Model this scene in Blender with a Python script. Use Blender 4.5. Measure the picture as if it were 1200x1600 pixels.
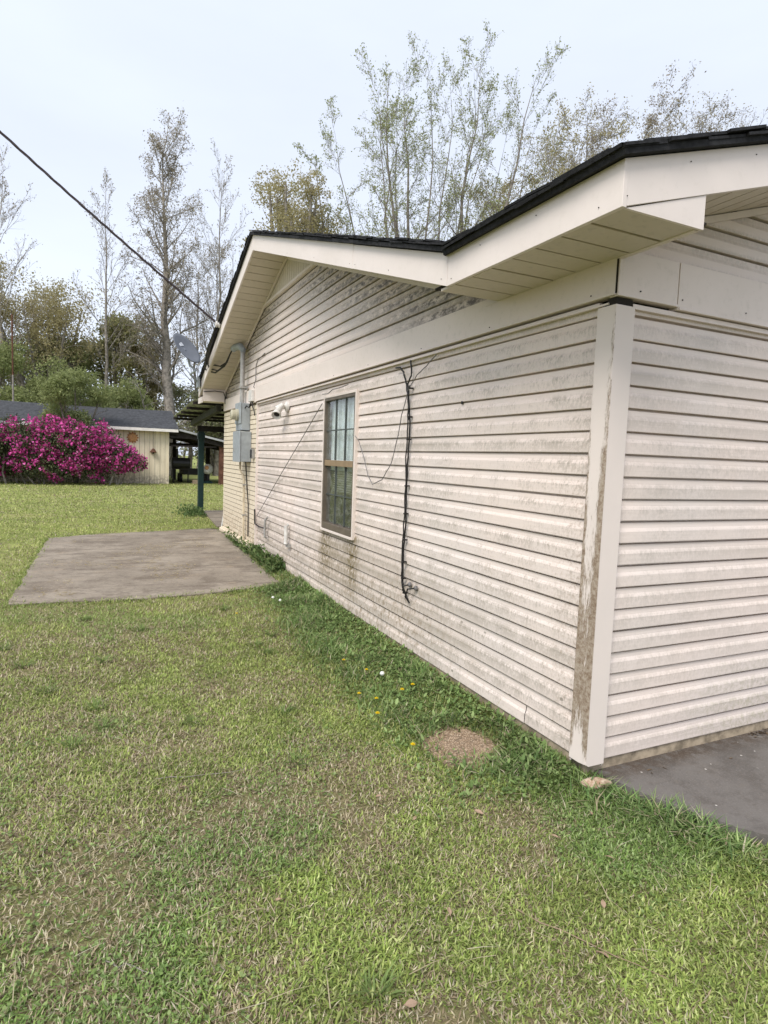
import bpy, math, random
import numpy as np
from mathutils import Vector, Matrix

# ------------------------------------------------------------------ reset
for o in list(bpy.data.objects):
    bpy.data.objects.remove(o)
scene = bpy.context.scene
COL = scene.collection
rng = np.random.default_rng(7)
random.seed(7)

# ------------------------------------------------------------------ camera
CAM = Vector((-2.0343, -2.0266, 1.3572))
cam_d = bpy.data.cameras.new('camera')
cam_d.sensor_fit = 'VERTICAL'
cam_d.sensor_height = 32.0
cam_d.sensor_width = 24.0
cam_d.lens = 952.69 / 1600 * 32.0
cam_d.clip_start = 0.05
cam_d.clip_end = 600
cam = bpy.data.objects.new('camera', cam_d)
COL.objects.link(cam)
_r = Vector((0.90430419, -0.42533675, 0.03636733))
_u = Vector((0.00375409, 0.09311193, 0.99564857))
_f = Vector((0.42687216, 0.90023265, -0.08579826))
cam.matrix_world = Matrix(((_r.x, _u.x, -_f.x, CAM.x), (_r.y, _u.y, -_f.y, CAM.y),
                           (_r.z, _u.z, -_f.z, CAM.z), (0, 0, 0, 1)))
scene.camera = cam

# ------------------------------------------------------------------ world, sun, exposure
SUN_EL, SUN_AZ = math.radians(50), math.radians(232)      # azimuth clockwise from +Y
world = bpy.data.worlds.new('World')
scene.world = world
world.use_nodes = True
wn = world.node_tree
wn.nodes.clear()
w_out = wn.nodes.new('ShaderNodeOutputWorld')
w_bg = wn.nodes.new('ShaderNodeBackground')
w_sky = wn.nodes.new('ShaderNodeTexSky')
w_sky.sky_type = 'NISHITA'
w_sky.sun_disc = False
w_sky.sun_elevation = SUN_EL
w_sky.sun_rotation = SUN_AZ
w_sky.air_density = 1.0
w_sky.dust_density = 2.5
w_sky.altitude = 50
w_hs = wn.nodes.new('ShaderNodeHueSaturation')
w_hs.inputs['Saturation'].default_value = 0.45
w_mix = wn.nodes.new('ShaderNodeMix')
w_mix.data_type = 'RGBA'
w_mix.inputs[0].default_value = 0.80                        # thin even cloud deck
w_mix.inputs[7].default_value = (4.35, 4.72, 5.5, 1)
wn.links.new(w_sky.outputs[0], w_hs.inputs['Color'])
wn.links.new(w_hs.outputs[0], w_mix.inputs[6])
w_tc = wn.nodes.new('ShaderNodeTexCoord')                   # faint unevenness of the cloud layer
w_mp = wn.nodes.new('ShaderNodeMapping'); w_mp.inputs['Scale'].default_value = (1, 1, 3.5)
w_nz = wn.nodes.new('ShaderNodeTexNoise'); w_nz.inputs['Scale'].default_value = 1.7; w_nz.inputs['Detail'].default_value = 5
w_mr = wn.nodes.new('ShaderNodeMapRange'); w_mr.inputs[1].default_value = 0.3; w_mr.inputs[2].default_value = 0.7
w_mr.inputs[3].default_value = 0.94; w_mr.inputs[4].default_value = 1.06
w_cl = wn.nodes.new('ShaderNodeMix'); w_cl.data_type = 'RGBA'; w_cl.blend_type = 'MULTIPLY'; w_cl.inputs[0].default_value = 1.0
wn.links.new(w_tc.outputs['Generated'], w_mp.inputs[0]); wn.links.new(w_mp.outputs[0], w_nz.inputs['Vector'])
wn.links.new(w_nz.outputs['Fac'], w_mr.inputs[0]); wn.links.new(w_mr.outputs[0], w_cl.inputs[7])
wn.links.new(w_mix.outputs[2], w_cl.inputs[6]); wn.links.new(w_cl.outputs[2], w_bg.inputs['Color'])
w_bg.inputs['Strength'].default_value = 0.10
wn.links.new(w_bg.outputs[0], w_out.inputs['Surface'])

sun_d = bpy.data.lights.new('sun', 'SUN')
sun_d.energy = 1.5
sun_d.angle = math.radians(26)
sun_d.color = (1.0, 0.95, 0.88)
sun = bpy.data.objects.new('sun', sun_d)
COL.objects.link(sun)
_sd = Vector((math.sin(SUN_AZ) * math.cos(SUN_EL), math.cos(SUN_AZ) * math.cos(SUN_EL), math.sin(SUN_EL)))
sun.rotation_euler = _sd.to_track_quat('Z', 'Y').to_euler()
sun.location = (-20, -20, 30)

scene.view_settings.view_transform = 'Standard'
scene.view_settings.look = 'None'
scene.view_settings.gamma = 1
scene.view_settings.use_curve_mapping = False
scene.view_settings.exposure = 1.12
scene.render.engine = 'CYCLES'
scene.cycles.max_bounces = 8
scene.cycles.transparent_max_bounces = 8

# ------------------------------------------------------------------ object helpers
def tag(o, label=None, cat=None, group=None, kind=None):
    if label: o['label'] = label
    if cat: o['category'] = cat
    if group: o['group'] = group
    if kind: o['kind'] = kind
    return o

def link(o, parent=None):
    COL.objects.link(o)
    if parent is not None:
        o.parent = parent
        # meshes are modelled in world coordinates; only the Empty at a thing's base is displaced
        o.matrix_parent_inverse = Matrix.Translation(-parent.location) if parent.type == 'EMPTY' else Matrix.Identity(4)
    return o

def empty(name, loc, label=None, cat=None, group=None):
    o = bpy.data.objects.new(name, None)
    o.location = loc
    o.empty_display_size = 0.2
    COL.objects.link(o)
    return tag(o, label, cat, group)

def np_mesh(name, V, F, mats, midx=None, smooth=False, col=None):
    """V (n,3); F list of (m,k) integer arrays (polygons of k corners)"""
    me = bpy.data.meshes.new(name)
    V = np.asarray(V, dtype=np.float32)
    F = [np.asarray(f, dtype=np.int32) for f in F if len(f)]
    me.vertices.add(len(V))
    me.vertices.foreach_set('co', V.ravel())
    loops = np.concatenate([f.ravel() for f in F])
    tot = np.concatenate([np.full(len(f), f.shape[1], dtype=np.int32) for f in F])
    start = np.concatenate([[0], np.cumsum(tot)[:-1]]).astype(np.int32)
    me.loops.add(len(loops))
    me.loops.foreach_set('vertex_index', loops)
    me.polygons.add(len(tot))
    me.polygons.foreach_set('loop_start', start)
    me.polygons.foreach_set('loop_total', tot)
    if midx is not None:
        me.polygons.foreach_set('material_index', np.concatenate([np.asarray(m, dtype=np.int32) for m in midx]))
    me.polygons.foreach_set('use_smooth', np.full(len(tot), bool(smooth)))
    for m in (mats if isinstance(mats, (list, tuple)) else [mats]):
        me.materials.append(m)
    if col is not None:
        a = me.color_attributes.new('col', 'FLOAT_COLOR', 'POINT')
        c4 = np.ones((len(V), 4), dtype=np.float32)
        c4[:, :3] = col
        a.data.foreach_set('color', c4.ravel())
    me.update(calc_edges=True)
    return me

def mesh_obj(name, me, parent=None, label=None, cat=None, group=None, kind=None):
    o = bpy.data.objects.new(name, me)
    link(o, parent)
    return tag(o, label, cat, group, kind)

class MB:
    """collects simple shapes for ONE mesh object"""
    def __init__(self):
        self.v = []; self.f = []; self.m = []
    def add(self, vs, fs, mi=0):
        b = len(self.v)
        self.v.extend([tuple(p) for p in vs])
        for f in fs:
            self.f.append(tuple(i + b for i in f)); self.m.append(mi)
    def box(self, x0, x1, y0, y1, z0, z1, mi=0):
        vs = [(x, y, z) for x in (x0, x1) for y in (y0, y1) for z in (z0, z1)]
        self.add(vs, [(0, 1, 3, 2), (4, 6, 7, 5), (0, 4, 5, 1), (2, 3, 7, 6), (0, 2, 6, 4), (1, 5, 7, 3)], mi)
    def prism(self, poly, off, mi=0):
        """poly: list of 3D points (planar), extruded by vector off"""
        n = len(poly); off = Vector(off)
        vs = [Vector(p) for p in poly] + [Vector(p) + off for p in poly]
        fs = [tuple(range(n))[::-1], tuple(range(n, 2 * n))]
        fs += [(i, (i + 1) % n, (i + 1) % n + n, i + n) for i in range(n)]
        self.add(vs, fs, mi)
    def bar(self, a, b, w, h, up=(0, 0, 1), mi=0):
        a = Vector(a); b = Vector(b); d = (b - a).normalized()
        s = d.cross(Vector(up)).normalized(); u = s.cross(d).normalized()
        vs = []
        for p in (a, b):
            for sx, sz in ((-1, -1), (1, -1), (1, 1), (-1, 1)):
                vs.append(p + s * (w / 2 * sx) + u * (h / 2 * sz))
        self.add(vs, [(3, 2, 1, 0), (4, 5, 6, 7), (0, 1, 5, 4), (1, 2, 6, 5), (2, 3, 7, 6), (3, 0, 4, 7)], mi)
    def tube(self, pts, r, sides=6, mi=0, caps=True):
        pts = [Vector(p) for p in pts]; n = len(pts)
        rs = r if isinstance(r, (list, tuple)) else [r] * n
        vs = []
        for i, p in enumerate(pts):
            t = (pts[min(i + 1, n - 1)] - pts[max(i - 1, 0)]).normalized()
            ref = Vector((0, 0, 1)) if abs(t.z) < 0.9 else Vector((1, 0, 0))
            a = t.cross(ref).normalized(); b = t.cross(a).normalized()
            for k in range(sides):
                q = 2 * math.pi * k / sides
                vs.append(p + a * math.cos(q) * rs[i] + b * math.sin(q) * rs[i])
        fs = [(i * sides + k, i * sides + (k + 1) % sides, (i + 1) * sides + (k + 1) % sides, (i + 1) * sides + k)
              for i in range(n - 1) for k in range(sides)]
        if caps:
            fs.append(tuple(range(sides))[::-1]); fs.append(tuple((n - 1) * sides + k for k in range(sides)))
        self.add(vs, fs, mi)
    def lathe(self, c, axis, prof, sides=16, mi=0):
        """prof: (radius, height along axis)"""
        c = Vector(c); ax = Vector(axis).normalized()
        ref = Vector((0, 0, 1)) if abs(ax.z) < 0.9 else Vector((1, 0, 0))
        a = ax.cross(ref).normalized(); b = ax.cross(a)
        vs = []
        for r, h in prof:
            for k in range(sides):
                q = 2 * math.pi * k / sides
                vs.append(c + ax * h + a * (math.cos(q) * r) + b * (math.sin(q) * r))
        n = len(prof)
        fs = [(i * sides + k, i * sides + (k + 1) % sides, (i + 1) * sides + (k + 1) % sides, (i + 1) * sides + k)
              for i in range(n - 1) for k in range(sides)]
        fs.append(tuple(range(sides))[::-1]); fs.append(tuple((n - 1) * sides + k for k in range(sides)))
        self.add(vs, fs, mi)
    def mesh(self, name, mats, smooth=False):
        me = bpy.data.meshes.new(name)
        me.from_pydata([tuple(v) for v in self.v], [], self.f)
        for m in (mats if isinstance(mats, (list, tuple)) else [mats]):
            me.materials.append(m)
        me.polygons.foreach_set('material_index', self.m)
        me.polygons.foreach_set('use_smooth', [smooth] * len(self.f))
        import bmesh
        bm = bmesh.new(); bm.from_mesh(me)
        bmesh.ops.recalc_face_normals(bm, faces=bm.faces)
        bm.to_mesh(me); bm.free()
        return me
    def build(self, name, mats, parent=None, smooth=False, label=None, cat=None, group=None, kind=None, bevel=0):
        o = mesh_obj(name, self.mesh(name, mats, smooth), parent, label, cat, group, kind)
        if bevel:
            md = o.modifiers.new('edge', 'BEVEL'); md.width = bevel; md.segments = 2; md.limit_method = 'ANGLE'
        return o

# smooth value noise for placement (numpy)
class VNoise:
    def __init__(self, seed, n=128):
        self.g = np.random.default_rng(seed).random((n, n)); self.n = n
    def __call__(self, x, y, s):
        x = np.asarray(x) / s + 37.3; y = np.asarray(y) / s + 61.7
        xi = np.floor(x).astype(int); yi = np.floor(y).astype(int)
        fx = x - xi; fy = y - yi
        fx = fx * fx * (3 - 2 * fx); fy = fy * fy * (3 - 2 * fy)
        g = self.g; n = self.n
        a = g[xi % n, yi % n]; b = g[(xi + 1) % n, yi % n]; c = g[xi % n, (yi + 1) % n]; d = g[(xi + 1) % n, (yi + 1) % n]
        return (a * (1 - fx) + b * fx) * (1 - fy) + (c * (1 - fx) + d * fx) * fy
vn1, vn2, vn3, vn4 = VNoise(1), VNoise(2), VNoise(3), VNoise(4)

def gz(y):
    return -0.12 + 0.011 * np.clip(y, 0, 10)
def gground(x, y):
    x = np.asarray(x); y = np.asarray(y)
    bank = 0.055 * np.clip(1 - np.hypot(x + 0.02, np.minimum(y, 0)) / 0.22, 0, 1) * np.clip((y + 0.16) / 0.2, 0, 1) * np.clip((0.6 - x) / 0.3, 0, 1) * np.clip((6.6 - y) / 0.4, 0, 1)
    return gz(y) + bank + (vn1(x, y, 1.3) - 0.5) * 0.03 * np.clip((-np.asarray(x) - 0.3) * 1.5, 0, 1)

# ------------------------------------------------------------------ material helpers
class NT:
    def __init__(self, name):
        self.mat = bpy.data.materials.new(name)
        self.mat.use_nodes = True
        self.t = self.mat.node_tree
        self.t.nodes.clear()
        self.out = self.t.nodes.new('ShaderNodeOutputMaterial')
        self.bsdf = self.t.nodes.new('ShaderNodeBsdfPrincipled')
        self.t.links.new(self.bsdf.outputs[0], self.out.inputs['Surface'])
        g = self.t.nodes.new('ShaderNodeNewGeometry')
        self.pos = g.outputs['Position']; self.island = g.outputs['Random Per Island']; self.geo = g
    def n(self, t): return self.t.nodes.new(t)
    def set(self, sock, v):
        if hasattr(v, 'is_output') or isinstance(v, bpy.types.NodeSocket): self.t.links.new(v, sock)
        else:
            if isinstance(v, (tuple, list)) and len(v) == 3 and sock.type == 'RGBA': v = (*v, 1)
            sock.default_value = v
    def math(self, op, a, b=0.0, c=0.0, clamp=False):
        m = self.n('ShaderNodeMath'); m.operation = op; m.use_clamp = clamp
        for s, v in zip(m.inputs, (a, b, c)): self.set(s, v)
        return m.outputs[0]
    def mul(self, a, b): return self.math('MULTIPLY', a, b)
    def add(self, a, b): return self.math('ADD', a, b)
    def xyz(self):
        s = self.n('ShaderNodeSeparateXYZ'); self.set(s.inputs[0], self.pos); return s.outputs
    def scaled(self, sc, src=None):
        m = self.n('ShaderNodeVectorMath'); m.operation = 'MULTIPLY'
        self.set(m.inputs[0], src or self.pos); m.inputs[1].default_value = sc
        return m.outputs[0]
    def noise(self, scale, detail=4, rough=0.6, vec=None, dist=0.0):
        m = self.n('ShaderNodeTexNoise')
        self.set(m.inputs['Vector'], vec or self.pos)
        m.inputs['Scale'].default_value = scale; m.inputs['Detail'].default_value = detail
        m.inputs['Roughness'].default_value = rough; m.inputs['Distortion'].default_value = dist
        return m.outputs['Fac']
    def voro(self, scale, vec=None, feature='F1', out='Distance'):
        m = self.n('ShaderNodeTexVoronoi'); m.feature = feature
        self.set(m.inputs['Vector'], vec or self.pos); m.inputs['Scale'].default_value = scale
        return m.outputs[out]
    def range(self, v, a, b, c=0.0, d=1.0, smooth=True):
        m = self.n('ShaderNodeMapRange'); m.interpolation_type = 'SMOOTHSTEP' if smooth else 'LINEAR'
        self.set(m.inputs[0], v)
        for i, q in enumerate((a, b, c, d)): self.set(m.inputs[1 + i], q)
        return m.outputs[0]
    def mix(self, f, a, b, mode='MIX'):
        m = self.n('ShaderNodeMix'); m.data_type = 'RGBA'; m.blend_type = mode
        self.set(m.inputs[0], f); self.set(m.inputs[6], a); self.set(m.inputs[7], b)
        return m.outputs[2]
    def ramp(self, v, stops):
        m = self.n('ShaderNodeValToRGB'); self.set(m.inputs[0], v)
        el = m.color_ramp.elements
        while len(el) < len(stops): el.new(0.5)
        for e, (p, c) in zip(el, stops):
            e.position = p; e.color = (*c, 1) if isinstance(c, (tuple, list)) else (c, c, c, 1)
        return m.outputs[0]
    def bump(self, h, strength=0.3, dist=0.01):
        m = self.n('ShaderNodeBump'); m.inputs['Strength'].default_value = strength
        m.inputs['Distance'].default_value = dist; self.set(m.inputs['Height'], h)
        self.set(self.bsdf.inputs['Normal'], m.outputs[0])
    def done(self, color, rough=0.6, spec=0.3, metal=0.0):
        self.set(self.bsdf.inputs['Base Color'], color)
        self.set(self.bsdf.inputs['Roughness'], rough)
        self.bsdf.inputs['Specular IOR Level'].default_value = spec
        self.bsdf.inputs['Metallic'].default_value = metal
        return self.mat

CREAM = (0.755, 0.665, 0.61)
def simple(name, c, rough=0.6, spec=0.3, var=0.12, scale=8, metal=0.0, bump=0.0):
    k = NT(name)
    nz = k.noise(scale, 5)
    f = k.range(nz, 0.3, 0.7, 1 - var, 1 + var)
    col = k.mix(1.0, c, f, 'MULTIPLY')
    if bump: k.bump(k.noise(scale * 6, 4), bump, 0.004)
    return k.done(col, rough, spec, metal)

PITCH = 0.1016
def siding_mat(name, dirt=1.0, side='left'):
    k = NT(name)
    X, Y, Z = k.xyz()
    fr = k.math('FRACT', k.mul(Z, 1 / PITCH))
    along = (3, 1, 9) if side != 'right' else (1, 3, 9)
    big = k.noise(1.1, 3)
    med = k.noise(7, 6, 0.65)
    fine = k.noise(75, 5, 0.75, vec=k.scaled((1, 1, 0.55)))
    band = k.ramp(fr, [(0.0, 0.30), (0.15, 0.45), (0.42, 0.75), (0.52, 1.0), (0.60, 0.85), (0.70, 0.25), (0.82, 0.06), (1.0, 0.05)])
    flat = k.ramp(fr, [(0.0, 0.8), (0.5, 1.0), (0.58, 0.7), (0.68, 0.1), (1.0, 0.0)])
    oi = k.n('ShaderNodeObjectInfo').outputs['Random']
    big2 = k.noise(0.55, 4, 0.6, vec=k.scaled((1, 1, 2.5)))
    m = k.add(k.add(k.mul(fine, 0.75), k.mul(med, 0.45)), k.add(k.mul(big2, 0.62), k.mul(oi, 0.12)))
    mask = k.mul(k.mul(k.range(m, 0.86, 1.08), band), 0.78 * dirt)
    col = k.mix(k.range(big, 0.3, 0.7), (CREAM[0] * 1.03, CREAM[1] * 1.0, CREAM[2] * 0.98), (CREAM[0] * 0.96, CREAM[1] * 0.965, CREAM[2] * 0.97))
    col = k.mix(k.mul(flat, k.add(0.05, k.mul(oi, 0.14))), col, (0.42, 0.385, 0.34))
    col = k.mix(mask, col, (0.30, 0.265, 0.215))
    spk = k.range(k.noise(190, 3, 0.7), 0.60, 0.72)
    col = k.mix(k.mul(spk, 0.30 * dirt), col, (0.27, 0.24, 0.20))
    if side == 'left':
        # brown-green grime towards the bottom, more along the far half, and run-off under the window
        low = k.range(Z, 0.85, 0.2)
        far = k.range(Y, 0.6, 2.2)
        blot = k.range(k.noise(26, 6, 0.75, vec=k.scaled((1, 1, 0.6))), 0.47, 0.63)
        col = k.mix(k.mul(k.mul(low, far), k.mul(blot, 0.85)), col, (0.27, 0.205, 0.14))
        col = k.mix(k.mul(k.mul(low, far), 0.22), col, (0.36, 0.30, 0.22))
        for yc, wd, zt, am in ((2.90, 0.19, 0.70, 1.0), (3.60, 0.24, 0.70, 1.0), (3.25, 0.75, 0.68, 0.55)):
            d = k.math('ABSOLUTE', k.math('SUBTRACT', Y, yc))
            w_ = k.mul(k.range(d, wd, wd * 0.2), k.range(Z, 0.0, zt * 0.6))
            w_ = k.mul(w_, k.range(Z, zt, zt - 0.03))
            n_ = k.range(k.noise(48, 6, 0.75, vec=k.scaled((1, 1, 0.4))), 0.43, 0.53)
            col = k.mix(k.mul(k.mul(w_, n_), am), col, (0.19, 0.145, 0.075))
        # rusty stain beside the corner post
        cs = k.mul(k.range(Y, 0.42, 0.08), k.range(k.noise(45, 5, 0.75), 0.48, 0.66))
        col = k.mix(k.mul(cs, k.range(Z, 1.75, 1.2, 0.1, 0.55)), col, (0.28, 0.205, 0.145))
        # peeled dark spots low down
        ps = k.range(k.add(k.voro(7, vec=k.scaled((1, 1, 1.6))), k.mul(k.noise(60, 4), 0.12)), 0.17, 0.13)
        ps = k.mul(ps, k.range(Z, 0.62, 0.35))
        col = k.mix(k.mul(ps, 0.7), col, (0.20, 0.175, 0.14))
    if side == 'right':
        g = k.mul(k.range(Z, 0.55, 0.12), k.range(X, 0.35, 1.1))
        b = k.range(k.noise(34, 6, 0.75), 0.42, 0.62)
        col = k.mix(k.mul(k.mul(g, b), k.mul(flat, 0.62)), col, (0.37, 0.345, 0.235))
        col = k.mix(k.mul(k.mul(k.range(k.noise(0.9, 4), 0.45, 0.6), k.range(k.noise(40, 6, 0.8), 0.45, 0.6)), k.mul(flat, 0.30)), col, (0.36, 0.335, 0.29))
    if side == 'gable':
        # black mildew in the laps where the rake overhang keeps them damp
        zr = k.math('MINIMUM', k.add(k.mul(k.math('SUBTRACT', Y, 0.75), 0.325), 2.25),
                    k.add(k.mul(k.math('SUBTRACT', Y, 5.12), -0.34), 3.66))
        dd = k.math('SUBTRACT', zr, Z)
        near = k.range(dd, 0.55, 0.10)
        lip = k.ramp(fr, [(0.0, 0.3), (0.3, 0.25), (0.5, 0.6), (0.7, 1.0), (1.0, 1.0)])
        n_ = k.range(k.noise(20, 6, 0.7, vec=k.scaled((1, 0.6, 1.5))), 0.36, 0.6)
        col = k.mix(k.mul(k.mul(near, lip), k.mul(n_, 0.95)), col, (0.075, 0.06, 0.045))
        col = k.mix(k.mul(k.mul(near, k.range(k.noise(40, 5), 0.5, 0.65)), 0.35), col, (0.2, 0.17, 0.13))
    sc = (2, 6, 90) if side == 'right' else (6, 2, 90)
    sc = (3, 3, 90)
    k.bump(k.add(k.noise(1.0, 3, 0.5, vec=k.scaled(sc)), k.mul(k.noise(2.2, 2), 1.5)), 0.18, 0.006)
    return k.done(col, 0.5, 0.3)

def corner_mat():
    k = NT('peeling corner vinyl')
    X, Y, Z = k.xyz()
    big = k.noise(5, 5, 0.7, vec=k.scaled((1, 1, 0.4)))
    streak = k.noise(70, 6, 0.8, vec=k.scaled((1, 1.2, 0.22)))
    edge = k.math('MAXIMUM', k.range(Y, 0.018, -0.012), k.range(Y, 0.055, 0.085))
    lo = k.ramp(k.mul(Z, 0.5), [(0.0, 0.28), (0.05, 0.66), (0.14, 1.0), (0.34, 0.95), (0.46, 0.76), (0.65, 0.62), (0.80, 0.42), (1.0, 0.25)])
    lo = k.mul(lo, 1.0)
    t = k.add(k.add(k.mul(streak, 0.9), k.mul(big, 0.45)), k.mul(edge, 0.26))
    thr = k.math('SUBTRACT', 1.23, k.mul(lo, 0.70))
    peel = k.range(k.math('SUBTRACT', t, thr), -0.06, 0.10)
    side = k.range(X, -0.0215, -0.0245)          # only the face that turns to the lawn
    base = k.mix(k.range(k.noise(3, 3), 0.3, 0.7), CREAM, (0.72, 0.64, 0.59))
    br = k.mix(k.range(k.noise(55, 5, 0.75), 0.35, 0.65), (0.22, 0.155, 0.105), (0.42, 0.35, 0.28))
    col = k.mix(k.mul(peel, side), base, br)
    k.bump(k.mul(peel, side), 0.35, 0.003)
    return k.done(col, 0.6, 0.25)

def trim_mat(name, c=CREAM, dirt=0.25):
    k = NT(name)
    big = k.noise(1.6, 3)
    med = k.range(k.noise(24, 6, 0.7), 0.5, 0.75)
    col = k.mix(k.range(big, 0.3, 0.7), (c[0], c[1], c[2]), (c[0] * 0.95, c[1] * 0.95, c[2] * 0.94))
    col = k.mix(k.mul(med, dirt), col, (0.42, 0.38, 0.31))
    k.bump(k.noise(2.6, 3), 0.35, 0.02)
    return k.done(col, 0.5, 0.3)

M = {}
M['siding_left'] = siding_mat('mildewed vinyl siding, lawn side', 1.0, 'left')
M['siding_right'] = siding_mat('vinyl siding, slab side', 0.5, 'right')
M['siding_gable'] = siding_mat('vinyl siding, gable', 0.6, 'gable')
M['corner'] = corner_mat()
M['trim'] = trim_mat('cream aluminium trim')
M['fascia'] = trim_mat('cream fascia', (0.77, 0.69, 0.645), 0.12)
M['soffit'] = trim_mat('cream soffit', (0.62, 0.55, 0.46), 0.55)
M['roof'] = simple('black asphalt shingle', (0.026, 0.026, 0.028), 0.85, 0.15, 0.35, 40, bump=0.6)
M['gap'] = simple('dark gap', (0.03, 0.026, 0.022), 0.9, 0.1)
def brick_mat():
    k = NT('cream painted brick')
    Z = k.xyz()[2]
    col = k.mix(k.range(k.island, 0, 1, smooth=False), (0.75, 0.66, 0.52), (0.66, 0.575, 0.44))
    low = k.mul(k.range(Z, 0.65, 0.12), k.range(k.noise(18, 5, 0.7), 0.42, 0.6))
    col = k.mix(k.mul(low, 0.6), col, (0.34, 0.24, 0.14))
    k.bump(k.noise(60, 4), 0.3, 0.004)
    return k.done(col, 0.75, 0.2)
M['brick'] = brick_mat()
M['mortar'] = simple('grimy mortar', (0.17, 0.13, 0.085), 0.9, 0.1, 0.3, 20)
M['found'] = simple('stained concrete footing', (0.33, 0.27, 0.195), 0.9, 0.1, 0.4, 14, bump=0.4)
M['bronze'] = simple('bronze aluminium sash', (0.13, 0.105, 0.08), 0.45, 0.4, 0.2, 10)
M['black'] = simple('black plastic', (0.015, 0.014, 0.014), 0.5, 0.4)
M['grey_metal'] = simple('weathered grey steel', (0.34, 0.37, 0.39), 0.5, 0.4, 0.12, 12, 0.2)
M['galv'] = simple('galvanised pipe', (0.36, 0.35, 0.33), 0.5, 0.4, 0.15, 20, 0.3)
M['green'] = simple('dark green paint', (0.012, 0.035, 0.032), 0.5, 0.4, 0.15, 10)
M['greygreen'] = simple('grey green timber', (0.06, 0.06, 0.05), 0.8, 0.2, 0.25, 14)
M['muntin'] = simple('grey green muntin', (0.075, 0.085, 0.08), 0.5, 0.3)
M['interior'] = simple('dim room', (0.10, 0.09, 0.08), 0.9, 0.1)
M['cable'] = simple('black cable jacket', (0.02, 0.018, 0.018), 0.5, 0.3)
M['wire_grey'] = simple('grey drop wire', (0.16, 0.15, 0.15), 0.6, 0.3)
M['wire_brown'] = simple('dark twisted service wire', (0.075, 0.06, 0.065), 0.7, 0.2)
M['white_plastic'] = simple('aged white plastic', (0.62, 0.60, 0.57), 0.5, 0.3, 0.15, 20)
def curtain_mat():
    k = NT('pale sheer curtain')
    nz = k.noise(14, 4, vec=k.scaled((1, 3, 0.4)))
    col = k.mix(k.range(nz, 0.35, 0.65), (0.86, 0.90, 0.90), (0.70, 0.77, 0.79))
    return k.done(col, 0.9, 0.1)
M['curtain'] = curtain_mat()
def glass_mat():
    k = NT('dusty window glass')
    gl = k.n('ShaderNodeBsdfGlossy'); gl.inputs['Roughness'].default_value = 0.03
    tr = k.n('ShaderNodeBsdfTransparent'); tr.inputs['Color'].default_value = (0.95, 0.97, 0.96, 1)
    df = k.n('ShaderNodeBsdfDiffuse'); df.inputs['Color'].default_value = (0.5, 0.52, 0.5, 1)
    lw = k.n('ShaderNodeLayerWeight'); lw.inputs['Blend'].default_value = 0.5
    fr = k.add(0.04, k.mul(0.6, k.math('POWER', lw.outputs['Facing'], 4.0)))
    m1 = k.n('ShaderNodeMixShader'); m2 = k.n('ShaderNodeMixShader')
    k.set(m1.inputs[0], k.range(k.noise(20, 5), 0.4, 0.7, 0.04, 0.16))
    k.t.links.new(tr.outputs[0], m1.inputs[1]); k.t.links.new(df.outputs[0], m1.inputs[2])
    k.set(m2.inputs[0], fr)
    k.t.links.new(m1.outputs[0], m2.inputs[1]); k.t.links.new(gl.outputs[0], m2.inputs[2])
    k.t.links.new(m2.outputs[0], k.out.inputs['Surface'])
    return k.mat
M['glass'] = glass_mat()

def pad_mat():
    k = NT('weathered concrete pad')
    big = k.noise(0.9, 5, 0.65); med = k.noise(5, 6, 0.7); fine = k.noise(90, 4, 0.8)
    col = k.mix(k.range(big, 0.35, 0.65), (0.23, 0.195, 0.155), (0.33, 0.285, 0.23))
    col = k.mix(k.mul(k.range(med, 0.5, 0.72), 0.55), col, (0.105, 0.083, 0.068))
    col = k.mix(k.mul(k.range(k.noise(2.2, 6, 0.75), 0.54, 0.68), 0.6), col, (0.33, 0.265, 0.195))
    col = k.mix(k.mul(k.range(fine, 0.55, 0.75), 0.4), col, (0.34, 0.29, 0.25))
    col = k.mix(k.mul(k.range(k.noise(1.7, 6, 0.75), 0.50, 0.60), 0.55), col, (0.165, 0.135, 0.105))
    smear = k.noise(3.0, 6, 0.75, vec=k.scaled((0.5, 1.6, 1)))
    col = k.mix(k.mul(k.range(smear, 0.50, 0.62), 0.55), col, (0.13, 0.105, 0.082))
    col = k.mix(k.mul(k.range(k.noise(40, 5, 0.8), 0.56, 0.66), 0.55), col, (0.46, 0.40, 0.33))
    col = k.mix(k.mul(k.range(k.noise(26, 6, 0.8), 0.52, 0.64), 0.45), col, (0.11, 0.088, 0.068))
    k.bump(k.add(fine, med), 0.5, 0.008)
    return k.done(col, 0.9, 0.15)
M['pad'] = pad_mat()
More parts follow.
